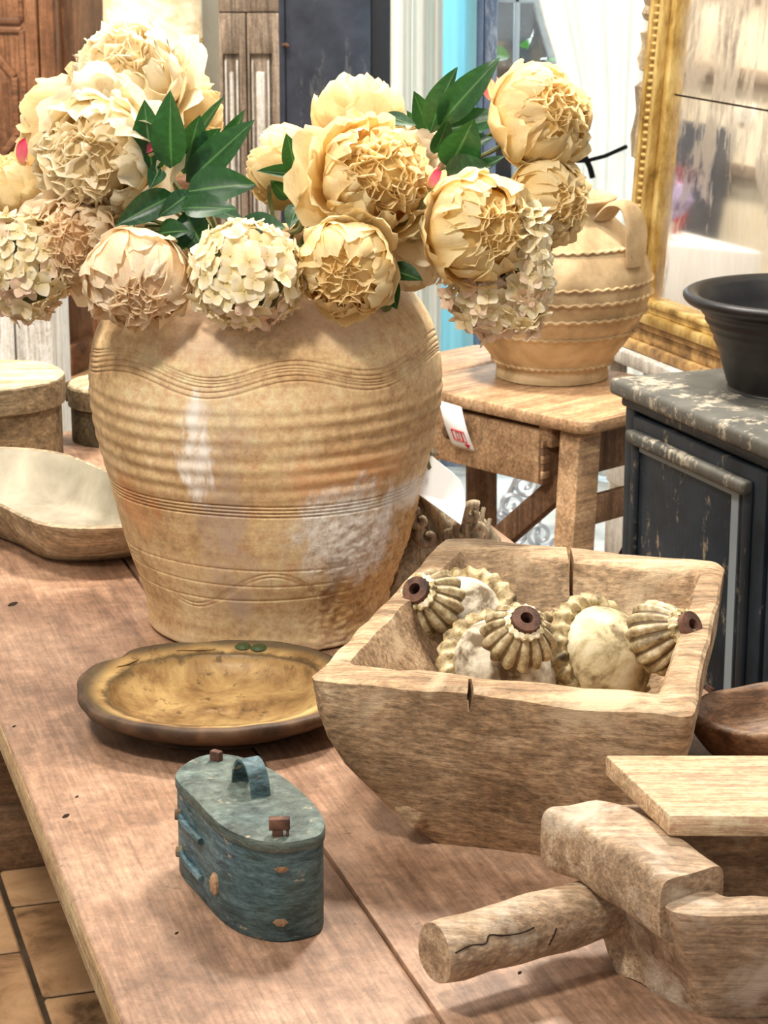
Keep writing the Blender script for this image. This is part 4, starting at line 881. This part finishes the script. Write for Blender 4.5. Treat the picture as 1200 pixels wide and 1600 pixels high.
for k in range(25):
    u = k/24; p = a_.lerp(b_, u); e = 1.0-0.30*(max(0, 1-2*u)**10); ring = []
    for j in range(28):
        an = 2*PI*j/28; ca, sa = math.cos(an), math.sin(an); w_ = 0.034*math.copysign(abs(ca)**0.32, ca); h_ = 0.029*math.copysign(abs(sa)**0.36, sa)
        ring.append(p+s_*w_*e+Vector((0, 0, h_*e-0.030+(0.006*math.sin(PI*u)))))
    rings.append(ring)
cap.rings(rings).jitter(0.005, 26, 4).build('thick_rim', M['mortar'], mt, smooth=60)
MB().bar(Vector((0.545, 1.71, 0.866))-MC, Vector((0.525, 1.975, 0.866))-MC, 0.055, 0.06).build('thick_rim', M['mortar'], mt, bevel=0.012, bseg=3)
h0 = Pz(680, 1490, 0.815)-MC; h1 = Pz(985, 1405, 0.815)-MC
hp_ = [h0.lerp(h1, k/18) for k in range(19)]
MB().tube(hp_, lambda s: 0.0265+0.0015*math.sin(PI*s)-0.003*ss(0.85, 1.0, s), 28).jitter(0.003, 26, 9).build('peg_handle', M['mortar'], mt, smooth=50)
hd_ = (h1-h0).normalized()
vw = (Vector((0, 0, 1.68))-(h0+MC)); vw = (vw-hd_*vw.dot(hd_)).normalized(); vp = hd_.cross(vw).normalized()
for pts_ in (((0.004, 0.15), (0.02, 0.05), (0.034, 0.12), (0.040, -0.1), (0.052, 0.02), (0.07, 0.10), (0.084, 0.04)), ((0.098, 0.75), (0.102, 0.5), (0.106, 0.25))):
    MB().tube(interp([h0+hd_*d__+(vw*math.cos(a__)+vp*math.sin(a__))*(0.0268+0.0008*math.sin(PI*d__/0.17)) for d__, a__ in pts_], 4), 0.0007, 5).build('crack', M['dark_brown'], mt)
lo2 = [Pz(x_, y_, 0.917) for x_, y_ in ((945, 1179), (1560, 1179), (1590, 1277), (1046, 1274))]
lc = Vector((0.32, 1.77, 0.897))
bd = empty('loose_plank', lc, 0, 'pale flat plank lying across the handled trough', 'plank')
MB().prism([(p.x-lc.x, p.y-lc.y) for p in lo2][::-1], 0.0, 0.020).build('board', M['plank'], bd, bevel=0.003, bseg=2)

# small dark dish at the right edge
rb = empty('wooden_dish', (0.425, 2.315, TZ), 0.3, 'brown carved wooden dish at the right edge behind the plank', 'dish')
MB().lathe(prof([(0.0, 0.0), (0.040, 0.0), (0.060, 0.010), (0.082, 0.035), (0.092, 0.055), (0.092, 0.062), (0.084, 0.064), (0.074, 0.055), (0.055, 0.03), (0.0, 0.018)], 4), 60, lambda r, z, a: (r*(1+0.08*math.cos(2*a)), z+0.003*math.sin(2*a))).jitter(0.004, 22, 2).build('bowl', M['brown'], rb, smooth=60)

# ------------------------------------------------------------------ ash grey dough bowl
DC = Vector((-0.47, 3.22, TZ))
db = empty('dough_bowl', DC, 0, 'grey white wooden dough bowl with clipped corners at left', 'bowl')
rim = [(-0.457, 3.012), (-0.32, 3.02), (-0.265, 3.10), (-0.30, 3.20), (-0.401, 3.30), (-0.505, 3.434), (-0.62, 3.47), (-0.70, 3.42), (-0.70, 3.30), (-0.56, 3.14)]
rimv = [Vector((x_-DC.x, y_-DC.y, 0)) for x_, y_ in rim]
rimv = closed_spline(rimv, 5); rc_ = sum(rimv, Vector())/len(rimv)
def dring(s, z): return [rc_+(p-rc_)*s+Vector((0, 0, z)) for p in rimv]
MB().rings([dring(0.62, 0.0), dring(0.66, 0.002), dring(0.80, 0.022), dring(0.93, 0.050), dring(0.985, 0.066)], cap1=False).build('outer_hull', M['ash_edge'], db, smooth=50)
MB().rings([dring(0.985, 0.066), dring(1.0, 0.072), dring(0.975, 0.075), dring(0.955, 0.073)], True, False, False).build('rim', M['ash_edge'], db, smooth=50)
MB().rings([dring(0.955, 0.073), dring(0.85, 0.052), dring(0.70, 0.022), dring(0.60, 0.012), dring(0.3, 0.010)], cap0=False).build('hollow', M['ash'], db, smooth=50)

# round bentwood boxes
def round_box(loc, r, h, lidh, ml, mbd, mbody, label, seed):
    root = empty('round_box', loc, seed, label, 'box', 'round bentwood boxes at the far end of the table')
    w = lambda rr, z, a: (rr*(1+0.015*math.sin(2*a+seed)), z)
    MB().lathe([(0, 0), (r*0.93, 0), (r*0.94, 0.004), (r*0.94, h-lidh*0.5), (0, h-lidh*0.5)], 72, w).build('body', mbody, root)
    ld = MB().lathe([(r*0.95, h-lidh), (r, h-lidh), (r*1.005, h-lidh*0.5), (r, h-0.004), (r*0.97, h-0.001)], 72, w).build('lid_band', mbd, root)
    MB().lathe([(r*0.985, h-0.0025), (r*0.95, h+0.0015), (r*0.5, h+0.003), (0, h+0.003)], 72, w).jitter(0.002, 20, seed).build('lid_top', ml, root)
    MB().box((-0.02, -0.002, 0), (0.02, 0.002, lidh*0.96)).xf(Matrix.Rotation(-1.9-seed, 4, 'Z') @ Matrix.Translation((0, -r*1.012, h-lidh)) ).build('lap_joint', mbd, ld, bevel=0.001)
q = Pz(-14, 585, 0.902)
round_box((q.x, q.y, TZ), 0.121, 0.142, 0.045, M['boxwood'], M['boxband'], M['boxband'], 'large round bentwood box with pale lid at far left', 0.2)
q = Pz(182, 684, TZ)
round_box((q.x, q.y, TZ), 0.082, 0.098, 0.036, M['boxwood'], M['boxband'], M['smallbox'], 'small round olive bentwood box behind the urn', 1.1)
cr = empty('whitewashed_crate', (-0.80, 4.62, 0), 0.05, 'tall whitewashed slatted crate behind the large round box', 'crate')
for k in range(5):
    MB().box((-0.27+0.078*k, 0, 0), (-0.196+0.078*k, 0.02, 0.93)).build('slat', M['white_wood'], cr, bevel=0.003)
MB().box((-0.27, 0.02, 0.0), (0.116, 0.40, 0.90)).build('case', M['white_wood'], cr, bevel=0.003)

# carved ornament with its tag, behind the trough
og = Vector((0.075, 2.90, TZ))
oc_ = empty('carved_ornament', og, 0.2, 'weathered carved leaf ornament leaning between urn and trough', 'carving')
cv = []
for t_ in range(25):
    s = t_/24; zz = 0.185*s; cxx = -0.035+0.03*s-0.045*s*s+0.035*math.sin(PI*s); rr0 = (0.070*(1-s)**0.8+0.012)*(1+0.2*math.sin(PI*s))
    cv.append([Vector((cxx+rr0*(1+0.18*math.sin(a*5+s*4)+0.07*math.sin(a*13))*math.cos(a), rr0*0.75*(1+0.18*math.sin(a*5+s*4))*math.sin(a), zz)) for a in (2*PI*k/48 for k in range(48))])
MB().rings(cv).jitter(0.006, 40, 5).build('leaf_body', M['drift'], oc_, smooth=60)
for px, py, r_ in ((736, 802, 0.013), (744, 826, 0.016), (722, 828, 0.016), (702, 838, 0.016), (668, 838, 0.014), (655, 812, 0.012)):
    q = Matrix.Rotation(-0.2, 3, 'Z') @ (Py(px, py, 2.86)-og)
    MB().tube([(q.x+r_*(1-0.8*k/22)*math.cos(0.3*k+px), q.y-0.0003*k, q.z+r_*(1-0.8*k/22)*math.sin(0.3*k+px)) for k in range(23)], lambda s: 0.007*(1-0.4*s), 8).build('scroll', M['drift'], oc_, smooth=60)
for k in range(7):
    u = k/6; q = Vector((-0.012+0.055*u, -0.035+0.02*u, 0.03+0.06*math.sin(PI*u*0.8)))
    MB().tube([q+Vector((0.02*s, -0.012*math.sin(PI*s), 0.05*s)) for s in (0, 0.25, 0.5, 0.75, 1)], lambda s: 0.006*(1-0.7*s)+0.001, 6).build('leaf_vein', M['drift'], oc_, smooth=60)
q = Matrix.Rotation(-0.2, 3, 'Z') @ (Py(674, 708, 2.88)-og)
MB().add([q+Vector(v) for v in ((-0.012, 0, -0.012), (0.012, 0.004, -0.004), (0.0, -0.004, 0.012), (0.002, 0.010, 0.0), (-0.004, -0.010, -0.002))], [(0, 4, 1), (1, 4, 2), (2, 4, 0), (0, 1, 3), (1, 2, 3), (2, 0, 3)]).build('leaf_tip', M['drift'], oc_, sub=2, smooth=60)
tgp = [Py(x_, y_, Y_) for x_, y_, Y_ in ((652, 771, 2.80), (661, 716, 2.83), (674, 712, 2.83), (706, 738, 2.83), (719, 750, 2.825), (725, 768, 2.82), (727, 790, 2.81), (720, 820, 2.79))]
tg0 = tgp[2].copy(); tg0.z -= 0.0
tg = empty('price_tag', tg0, 0, 'blank white card tag hanging over the carved ornament', 'tag')
pts = [p-tg0 for p in tgp]; nrm = (pts[3]-pts[0]).cross(pts[6]-pts[0]).normalized()*0.0008
MB().rings([[p-nrm for p in pts], [p+nrm for p in pts]]).build('card', M['paper'], tg, smooth=0)
w0 = [Py(x_, y_, 2.815)-tg0 for x_, y_ in ((664, 720), (669, 716), (674, 731), (670, 735))]
MB().rings([[p-nrm for p in w0], [p+nrm for p in w0]]).build('ribbon_slot', M['stemgreen'], tg, smooth=0)

# ================================================================== THE FLOWERS
MOUTH = UC+Vector((0, 0, 0.44))
def petal_mesh(r, p0, p1, hw, flare, ruffle, seed, mat, cols=8, rows=9, notch=0.06):
    rd = random.Random(seed); vs = []; fs = []; uvs = []; ph = [rd.uniform(0, 6.3) for _ in range(5)]
    p0, p1 = math.radians(p0), math.radians(p1)
    for j in range(rows+1):
        v = j/rows
        wv = hw*(0.30+0.70*math.sin(PI*min(0.5, v*0.62)))*(1-0.55*max(0, v-0.72)**1.3/0.28**1.3*0.75)
        for i in range(cols+1):
            u = i/cols*2-1
            ve = v*(1-0.16*abs(u)**2.4)+notch*v*v*(math.sin(u*5+ph[0])*0.5+math.sin(u*11+ph[1])*0.35)
            phi = p0+(p1-p0)*ve
            th = u*wv/max(math.sin(phi), 0.38)
            rr = r*(1+flare*v**3+ruffle*v*v*(math.sin(u*6+ph[2])+0.6*math.sin(u*13+v*5+ph[3]))+0.035*math.sin(u*3+v*4+ph[4])+0.05*u*u*(1 if seed % 2 else -0.6))
            x_ = rr*math.sin(phi)*math.cos(th); y_ = rr*math.sin(phi)*math.sin(th); z_ = 1.0-rr*math.cos(phi)*0.92
            vs.append((x_, y_, z_)); uvs.append((i/cols, v))
    for j in range(rows):
        for i in range(cols):
            a = j*(cols+1)+i; fs.append((a, a+1, a+cols+2, a+cols+1))
    me = bpy.data.meshes.new('petal'); me.from_pydata(vs, [], fs); ul = me.uv_layers.new(name='UVMap')
    for l_ in me.loops: ul.data[l_.index].uv = uvs[l_.vertex_index]
    if mat: me.materials.append(mat)
    me.polygons.foreach_set('use_smooth', [True]*len(me.polygons)); me.update(); return me
# layer: count, radius, phi0, phi1, half width, flare, ruffle
GLOBE = [(5, 1.05, 10, 92, 0.66, 0.10, 0.03), (6, 1.00, 14, 112, 0.60, 0.03, 0.03), (7, 0.96, 20, 126, 0.56, 0.0, 0.035), (8, 0.915, 34, 137, 0.52, 0.0, 0.045), (8, 0.88, 56, 148, 0.50, 0.02, 0.06)]
OPEN = [(6, 1.14, 8, 74, 0.70, 0.36, 0.05), (7, 1.06, 14, 94, 0.64, 0.14, 0.05), (8, 0.99, 20, 110, 0.58, 0.06, 0.05), (9, 0.93, 34, 122, 0.50, 0.04, 0.07), (9, 0.86, 56, 130, 0.42, 0.06, 0.09)]
PM = {}
def petals(style, layer, var, mat):
    key = (style, layer, var, mat)
    if key not in PM:
        n_, r, a, b, hw, fl_, ru = (GLOBE if style == 'globe' else OPEN)[layer]
        PM[key] = petal_mesh(r, a, b, hw, fl_, ru, layer*7+var*3+(50 if style == 'open' else 0), M[mat])
    return PM[key]
CORE = {}
def core_petal(var, mat):
    if (var, mat) in CORE: return CORE[(var, mat)]
    rd = random.Random(900+var); ph = [rd.uniform(0, 6.3) for _ in range(4)]; vs = []; fs = []; uvs = []; cols, rows = 10, 6; amp = rd.uniform(0.045, 0.08)
    for j in range(rows+1):
        v = j/rows
        for i in range(cols+1):
            u = i/cols*2-1; w = 0.12+0.36*v**0.7
            ln = 0.20+0.72*v*(1-0.10*u*u+0.05*math.sin(u*6+ph[0])+0.03*math.sin(u*13+ph[3]))
            nx = amp*v**1.4*(math.sin(u*5.5+ph[1])+0.5*math.sin(u*10+ph[2]))-0.16*v**2.2+0.10*u*u*v
            vs.append((nx, u*w, ln)); uvs.append((i/cols, 0.35+0.65*v))
    for j in range(rows):
        for i in range(cols):
            a = j*(cols+1)+i; fs.append((a, a+1, a+cols+2, a+cols+1))
    me = bpy.data.meshes.new('petal'); me.from_pydata(vs, [], fs); ul = me.uv_layers.new(name='UVMap')
    for l_ in me.loops: ul.data[l_.index].uv = uvs[l_.vertex_index]
    me.materials.append(M[mat]); me.polygons.foreach_set('use_smooth', [True]*len(me.polygons)); me.update(); CORE[(var, mat)] = me; return me
def stem_path(base, axis, n=8):
    base = Vector(base); m = MOUTH+Vector((0.35*(base.x-MOUTH.x), 0.35*(base.y-MOUTH.y), 0))
    lim = Vector((m.x-UC.x, m.y-UC.y, 0))
    if lim.length > 0.085: m = UC+lim.normalized()*0.085+Vector((0, 0, 0.46))
    c1 = base-Vector(axis)*0.05; end = UC+Vector((lim.x*0.3, lim.y*0.3, 0.20))
    return interp([base, c1, m+Vector((0, 0, 0.03)), end], n)
def peony(px, py, Y, rpx, face, style, mat, label, seed, squash=1.0, skip=(), pink=0):
    rd = random.Random(seed); c = Py(px, py, Y); R_ = rpx/FPX*c.y*1.10
    # face: (right, up, towards camera)
    ax = (Vector((1, 0, 0))*face[0]+Vector((0, 0.26, 0.965))*face[1]+Vector((0, -0.965, 0.26))*face[2]).normalized()
    base = c-ax*R_*0.95
    root = empty('peony', base, 0, label, 'flower', 'silk peonies in the urn')
    q = ax.to_track_quat('Z', 'Y') @ Quaternion((0, 0, 1), rd.uniform(0, 6.3)); root.rotation_mode = 'QUATERNION'; root.rotation_quaternion = q
    inv = q.inverted()
    for li, L_ in enumerate(GLOBE if style == 'globe' else OPEN):
        if li in skip: continue
        n_ = L_[0]; off = rd.uniform(0, 6.3)
        for k in range(n_):
            o = link('petal', petals(style, li, rd.randrange(3), 'pet_pink' if pink and li == 0 and k < pink else mat), root)
            o.rotation_euler = (rd.uniform(-0.07, 0.07), rd.uniform(-0.07, 0.07), off+2*PI*k/n_+rd.uniform(-0.18, 0.18))
            s = R_*rd.uniform(0.93, 1.06); o.scale = (s, s, s*squash)
    MB().lathe([(0, -0.6), (0.42, -0.42), (0.6, 0), (0.55, 0.25), (0.42, 0.42), (0.22, 0.56), (0, 0.6)], 14).xf(Matrix.Translation((0, 0, R_)) @ Matrix.Scale(R_*(1.28 if style == 'globe' else 1.18), 4)).build('filler_ball', M[mat], root, smooth=80)  # added filler ball, closes see-through gaps and keeps the core from going dark
    if face[2] > -0.05:
        n_c, cone = (20, 0.66) if style == 'globe' else (36, 0.98)
        for k in range(n_c):
            tl = cone*math.sqrt((k+0.5)/n_c); o = link('petal', core_petal(rd.randrange(6), mat), root, (0, 0, R_*(0.98 if style == 'globe' else 0.90)))
            o.rotation_mode = 'QUATERNION'; o.rotation_quaternion = Quaternion((0, 0, 1), k*2.4+rd.uniform(-0.3, 0.3)) @ Quaternion((0, 1, 0), tl+rd.uniform(-0.1, 0.1)) @ Quaternion((0, 0, 1), rd.uniform(-0.6, 0.6))
            s = R_*rd.uniform(0.88, 1.0)*(1.0 if style == 'globe' else 1.02); o.scale = (s, s*rd.uniform(0.9, 1.25), s)
    sp_ = [inv @ (p-base) for p in stem_path(base+ax*R_*0.1, ax)]
    MB().tube(sp_, 0.0035, 6).build('stem', M['stemgreen'], root)
    cal = MB()
    for k in range(5):
        a = 2*PI*k/5+0.4
        cal.rings([[Vector((R_*rr_*math.cos(a+da*w_), R_*rr_*math.sin(a+da*w_), R_*zz_)) for da in (-1, 0, 1)] for rr_, zz_, w_ in ((0.05, 0.0, 0.5), (0.30, 0.0, 0.5), (0.55, 0.10, 0.4), (0.72, 0.26, 0.15))], False, False, False)
    cal.build('calyx', M['stemgreen'], root, smooth=60)
    return root
PE = [
 (200, 118, 2.84, 78, (-0.35, 0.45, 0.75), 'open', 'pet_cream', 'topmost cream peony at upper left'),
 (92, 195, 2.92, 62, (-0.8, 0.2, -0.3), 'globe', 'pet_yellow', 'yellow peony seen from behind at the left edge of the bouquet'),
 (150, 248, 2.74, 84, (-0.42, -0.30, 0.85), 'open', 'pet_cream', 'large open cream peony below the topmost one'),
 (115, 378, 2.72, 62, (-0.25, -0.25, 0.9), 'open', 'pet_blush', 'buff peony between the left hydrangea and the blush bloom'),
 (217, 436, 2.64, 76, (0.05, -0.65, 0.75), 'globe', 'pet_blush', 'pale blush peony drooping over the left shoulder of the urn'),
 (22, 292, 2.86, 50, (-0.5, 0.6, 0.3), 'globe', 'pet_yellow', 'yellow peony cut off by the left picture edge'),
 (290, 172, 2.96, 58, (0.65, 0.35, -0.3), 'globe', 'pet_yellow', 'yellow peony behind the upright green leaves'),
 (445, 262, 2.90, 56, (-0.55, 0.25, -0.35), 'globe', 'pet_yellow', 'yellow peony turned away, left of the central bloom'),
 (562, 190, 2.93, 66, (0.1, 0.75, -0.35), 'globe', 'pet_yellow', 'yellow peony turned up behind the central bloom'),
 (584, 284, 2.70, 80, (0.42, 0.15, 0.9), 'open', 'pet_yellow', 'big central golden peony with splayed outer petals'),
 (540, 420, 2.63, 70, (0.0, -0.42, 0.9), 'globe', 'pet_yellow', 'golden peony hanging over the rim below the central bloom'),
 (655, 245, 2.86, 50, (0.6, 0.2, 0.2), 'globe', 'pet_blush', 'dusty blush peony half hidden right of the central bloom'),
 (640, 408, 2.76, 54, (0.15, -0.8, -0.1), 'globe', 'pet_cream', 'pale cream peony facing down at the rim of the urn'),
 (750, 358, 2.66, 78, (0.35, -0.15, 0.9), 'globe', 'pet_yellow', 'round golden peony above the right hydrangea'),
 (844, 184, 2.76, 72, (0.55, 0.10, 0.7), 'globe', 'pet_yellow', 'highest golden peony at upper right'),
 (858, 316, 2.74, 60, (0.6, -0.15, 0.75), 'globe', 'pet_yellow', 'smaller yellow peony below the highest right bloom'),
]
for i, (px, py, Y, r, fc_, st, mt_, lb) in enumerate(PE):
    peony(px, py, Y, r, fc_, st, mt_, lb, 100+i, skip=())
# loose outer petals that stick out of the big blooms
def loose(px, py, Y, tipx, tipy, w, mat, parent_i): pass
# pink tipped buds
def bud(px, py, Y, rpx, face, label, seed):
    rd = random.Random(seed); c = Py(px, py, Y); R_ = rpx/FPX*c.y
    ax = (Vector((1, 0, 0))*face[0]+Vector((0, 0.26, 0.965))*face[1]+Vector((0, -0.965, 0.26))*face[2]).normalized(); base = c-ax*R_
    root = empty('peony_bud', base, 0, label, 'flower bud', 'pink tipped buds among the peonies'); q = ax.to_track_quat('Z', 'Y'); root.rotation_mode = 'QUATERNION'; root.rotation_quaternion = q
    for k in range(6):
        o = link('petal', petals('globe', 2 if k < 3 else 3, k % 3, 'pet_pink' if k % 2 else 'pet_yellow'), root); o.rotation_euler = (0, 0, 2*PI*k/6+rd.uniform(-0.2, 0.2)); o.scale = (R_*0.8, R_*0.8, R_*1.15)
    sp_ = [q.inverted() @ (p-base) for p in stem_path(base, ax)]; MB().tube(sp_, 0.003, 6).build('stem', M['stemgreen'], root)
bud(236, 232, 2.72, 20, (0.7, 0.2, 0.4), 'pink tipped bud beside the large open cream peony', 1)
bud(684, 282, 2.68, 22, (0.5, 0.6, 0.4), 'pink tipped bud left of the round golden peony', 2)
bud(42, 240, 2.84, 26, (0.2, 0.8, 0.3), 'pink and yellow bud at the far left edge', 3)
bud(482, 226, 2.86, 24, (0.6, 0.6, 0.1), 'pink tipped bud left of the central golden bloom', 4)
bud(770, 140, 2.86, 22, (-0.2, 0.8, 0.2), 'pink tipped bud behind the highest right leaves', 5)

# hydrangea heads
def floret_mesh(seed, mat):
    rd = random.Random(seed); vs = []; fs = []; uvs = []
    for p in range(4):
        a0 = PI/2*p+rd.uniform(-0.12, 0.12); ln = rd.uniform(0.9, 1.1); n0 = len(vs); lift = rd.uniform(0.10, 0.32)
        for j in range(5):
            v = j/4; w = 0.48*math.sin(PI*min(1, 0.10+v*0.80))**0.8
            for i in range(4):
                u = i/3*2-1; x_ = ln*(0.06+v*0.94*(1-0.10*u*u)); y_ = u*w*ln; z_ = lift*v*v-0.10*u*u*(1-v)+0.05*math.sin(u*4+p)
                vs.append((x_*math.cos(a0)-y_*math.sin(a0), x_*math.sin(a0)+y_*math.cos(a0), z_)); uvs.append((i/3, v))
        for j in range(4):
            for i in range(3):
                a = n0+j*4+i; fs.append((a, a+1, a+5, a+4))
    n0 = len(vs)
    for k in range(6): vs.append((0.09*math.cos(k*PI/3), 0.09*math.sin(k*PI/3), 0.06)); uvs.append((0.5, 0.0))
    vs.append((0, 0, 0.14)); uvs.append((0.5, 0.0))
    for k in range(6): fs.append((n0+k, n0+(k+1) % 6, n0+6))
    me = bpy.data.meshes.new('floret'); me.from_pydata(vs, [], fs); ul = me.uv_layers.new(name='UVMap')
    for l_ in me.loops: ul.data[l_.index].uv = uvs[l_.vertex_index]
    me.materials.append(mat); me.polygons.foreach_set('use_smooth', [True]*len(me.polygons)); me.update(); return me
FLO = [floret_mesh(k, M['pet_hyd']) for k in range(4)]+[floret_mesh(k+9, M['pet_hydpink']) for k in range(2)]
def hydrangea(px, py, Y, rx, ry, n_, label, seed, pink=0.15, tiltv=0.0):
    rd = random.Random(seed); c = Py(px, py, Y); sc = c.y/FPX*1.03; A, B = rx*sc, ry*sc
    root = empty('hydrangea', c, 0, label, 'flower', 'cream hydrangea heads in the urn')
    MB().lathe([(0, -0.75), (0.5, -0.6), (0.78, 0), (0.5, 0.6), (0, 0.75)], 14).xf(Matrix.Diagonal((A, A*0.9, B, 1))).build('flower_core', M['stemgreen'], root, smooth=70)
    for k in range(n_):
        z_ = 1-2*(k+0.5)/n_; a = k*2.39996+rd.uniform(-0.15, 0.15); r_ = math.sqrt(max(0, 1-z_*z_)); d = Vector((r_*math.cos(a), r_*math.sin(a), z_))
        if d.y > 0.55: continue
        rad = rd.uniform(0.88, 1.06); p = Vector((d.x*A, d.y*A*0.9, d.z*B))*rad
        m_ = FLO[4+rd.randrange(2)] if rd.random() < pink+0.35*max(0, -d.z) else FLO[rd.randrange(4)]
        o = link('floret', m_, root, p); nn = (d+Vector((rd.uniform(-0.45, 0.45), rd.uniform(-0.45, 0.25), rd.uniform(-0.35, 0.45)))).normalized()
        o.rotation_mode = 'QUATERNION'; o.rotation_quaternion = nn.to_track_quat('Z', 'Y') @ Quaternion((0, 0, 1), rd.uniform(0, 6.3)); s = rd.uniform(0.014, 0.0185); o.scale = (s, s, s)
    MB().tube([p-c for p in stem_path(c+Vector((0, 0.04, 0)), Vector((0, -1, 0.2)))], 0.004, 6).build('stem', M['stemgreen'], root)
hydrangea(386, 430, 2.62, 84, 78, 125, 'cream hydrangea head hanging over the middle of the urn rim', 1)
hydrangea(42, 415, 2.72, 68, 80, 110, 'cream hydrangea head at the left edge of the bouquet', 2, 0.1)
hydrangea(775, 455, 2.70, 76, 66, 110, 'blush cream hydrangea head under the round golden peony', 3, 0.4)
hydrangea(826, 420, 2.66, 32, 98, 70, 'narrow yellow cream hydrangea at the right end of the bouquet', 4, 0.05)

# leaves in sprays
def spray(label, leaves, hub):
    h = Py(*hub); root = empty('leaf_spray', h, 0, label, 'foliage', 'green leaf sprays in the urn')
    MB().tube([p-h for p in stem_path(h, Vector((0, 0, 1)))], 0.004, 6).build('stem', M['stemgreen'], root)
    rd = random.Random(len(leaves)*7+int(hub[0]))
    for k, (bx_, by_, tx_, ty_, wd_, Y) in enumerate(leaves):
        b = Py(bx_, by_, Y+0.03); t_ = Py(tx_, ty_, Y); d = t_-b; L_ = d.length
        yv = d.normalized(); zv = Vector((rd.uniform(-0.5, 0.5), -0.85, 0.5)); zv = (zv-yv*zv.dot(yv)).normalized(); xv = yv.cross(zv)
        m3 = Matrix((xv*L_*wd_, yv*L_, zv*L_)).transposed()
        o = link('leaf', LEAVES[k % 4], root); o.matrix_local = Matrix.Translation(b-h) @ m3.to_4x4()
spray('upright dark green leaf spray between the left and central peonies', [
 (268, 262, 262, 146, 1.05, 2.67), (238, 268, 226, 166, 1.0, 2.69), (292, 285, 397, 188, 0.85, 2.69), (290, 300, 392, 282, 1.0, 2.65), (285, 325, 366, 322, 1.0, 2.63),
 (272, 305, 182, 348, 0.9, 2.65), (300, 222, 352, 148, 0.5, 2.73), (300, 262, 334, 202, 1.0, 2.71), (345, 260, 376, 172, 0.8, 2.75), (246, 366, 288, 356, 1.3, 2.64),
 (372, 352, 446, 356, 1.4, 2.71), (250, 262, 236, 290, 1.1, 2.68), (300, 300, 250, 335, 1.1, 2.65), (285, 270, 312, 190, 1.2, 2.71), (320, 320, 380, 345, 1.1, 2.67), (290, 330, 320, 400, 1.2, 2.65),
 (300, 345, 262, 400, 1.1, 2.65), (310, 250, 360, 225, 1.2, 2.73), (330, 420, 300, 480, 1.2, 2.65)], (290, 330, 2.80))
spray('dark green leaf spray below the highest right peony', [
 (686, 195, 776, 92, 0.8, 2.76), (672, 208, 702, 110, 0.8, 2.78), (680, 205, 722, 122, 0.8, 2.80), (668, 205, 650, 148, 0.9, 2.82), (690, 205, 790, 178, 1.0, 2.76),
 (700, 262, 742, 196, 1.5, 2.72), (680, 240, 700, 190, 1.3, 2.76), (692, 282, 760, 256, 1.3, 2.70), (730, 276, 786, 242, 0.7, 2.70), (662, 212, 640, 180, 0.9, 2.84), (700, 235, 770, 215, 1.2, 2.78)], (705, 270, 2.80))
spray('few narrow leaves left of the central golden peony', [
 (462, 268, 450, 214, 1.1, 2.74), (470, 275, 408, 262, 0.6, 2.76), (450, 310, 424, 282, 1.1, 2.76), (465, 320, 452, 352, 1.1, 2.74)], (470, 290, 2.80))
spray('two dark leaves at the rim right of the hanging golden peony', [
 (606, 420, 658, 434, 1.3, 2.66), (606, 436, 616, 478, 1.3, 2.64), (600, 180, 650, 196, 1.0, 2.76), (590, 182, 640, 214, 0.8, 2.78)], (600, 420, 2.72))
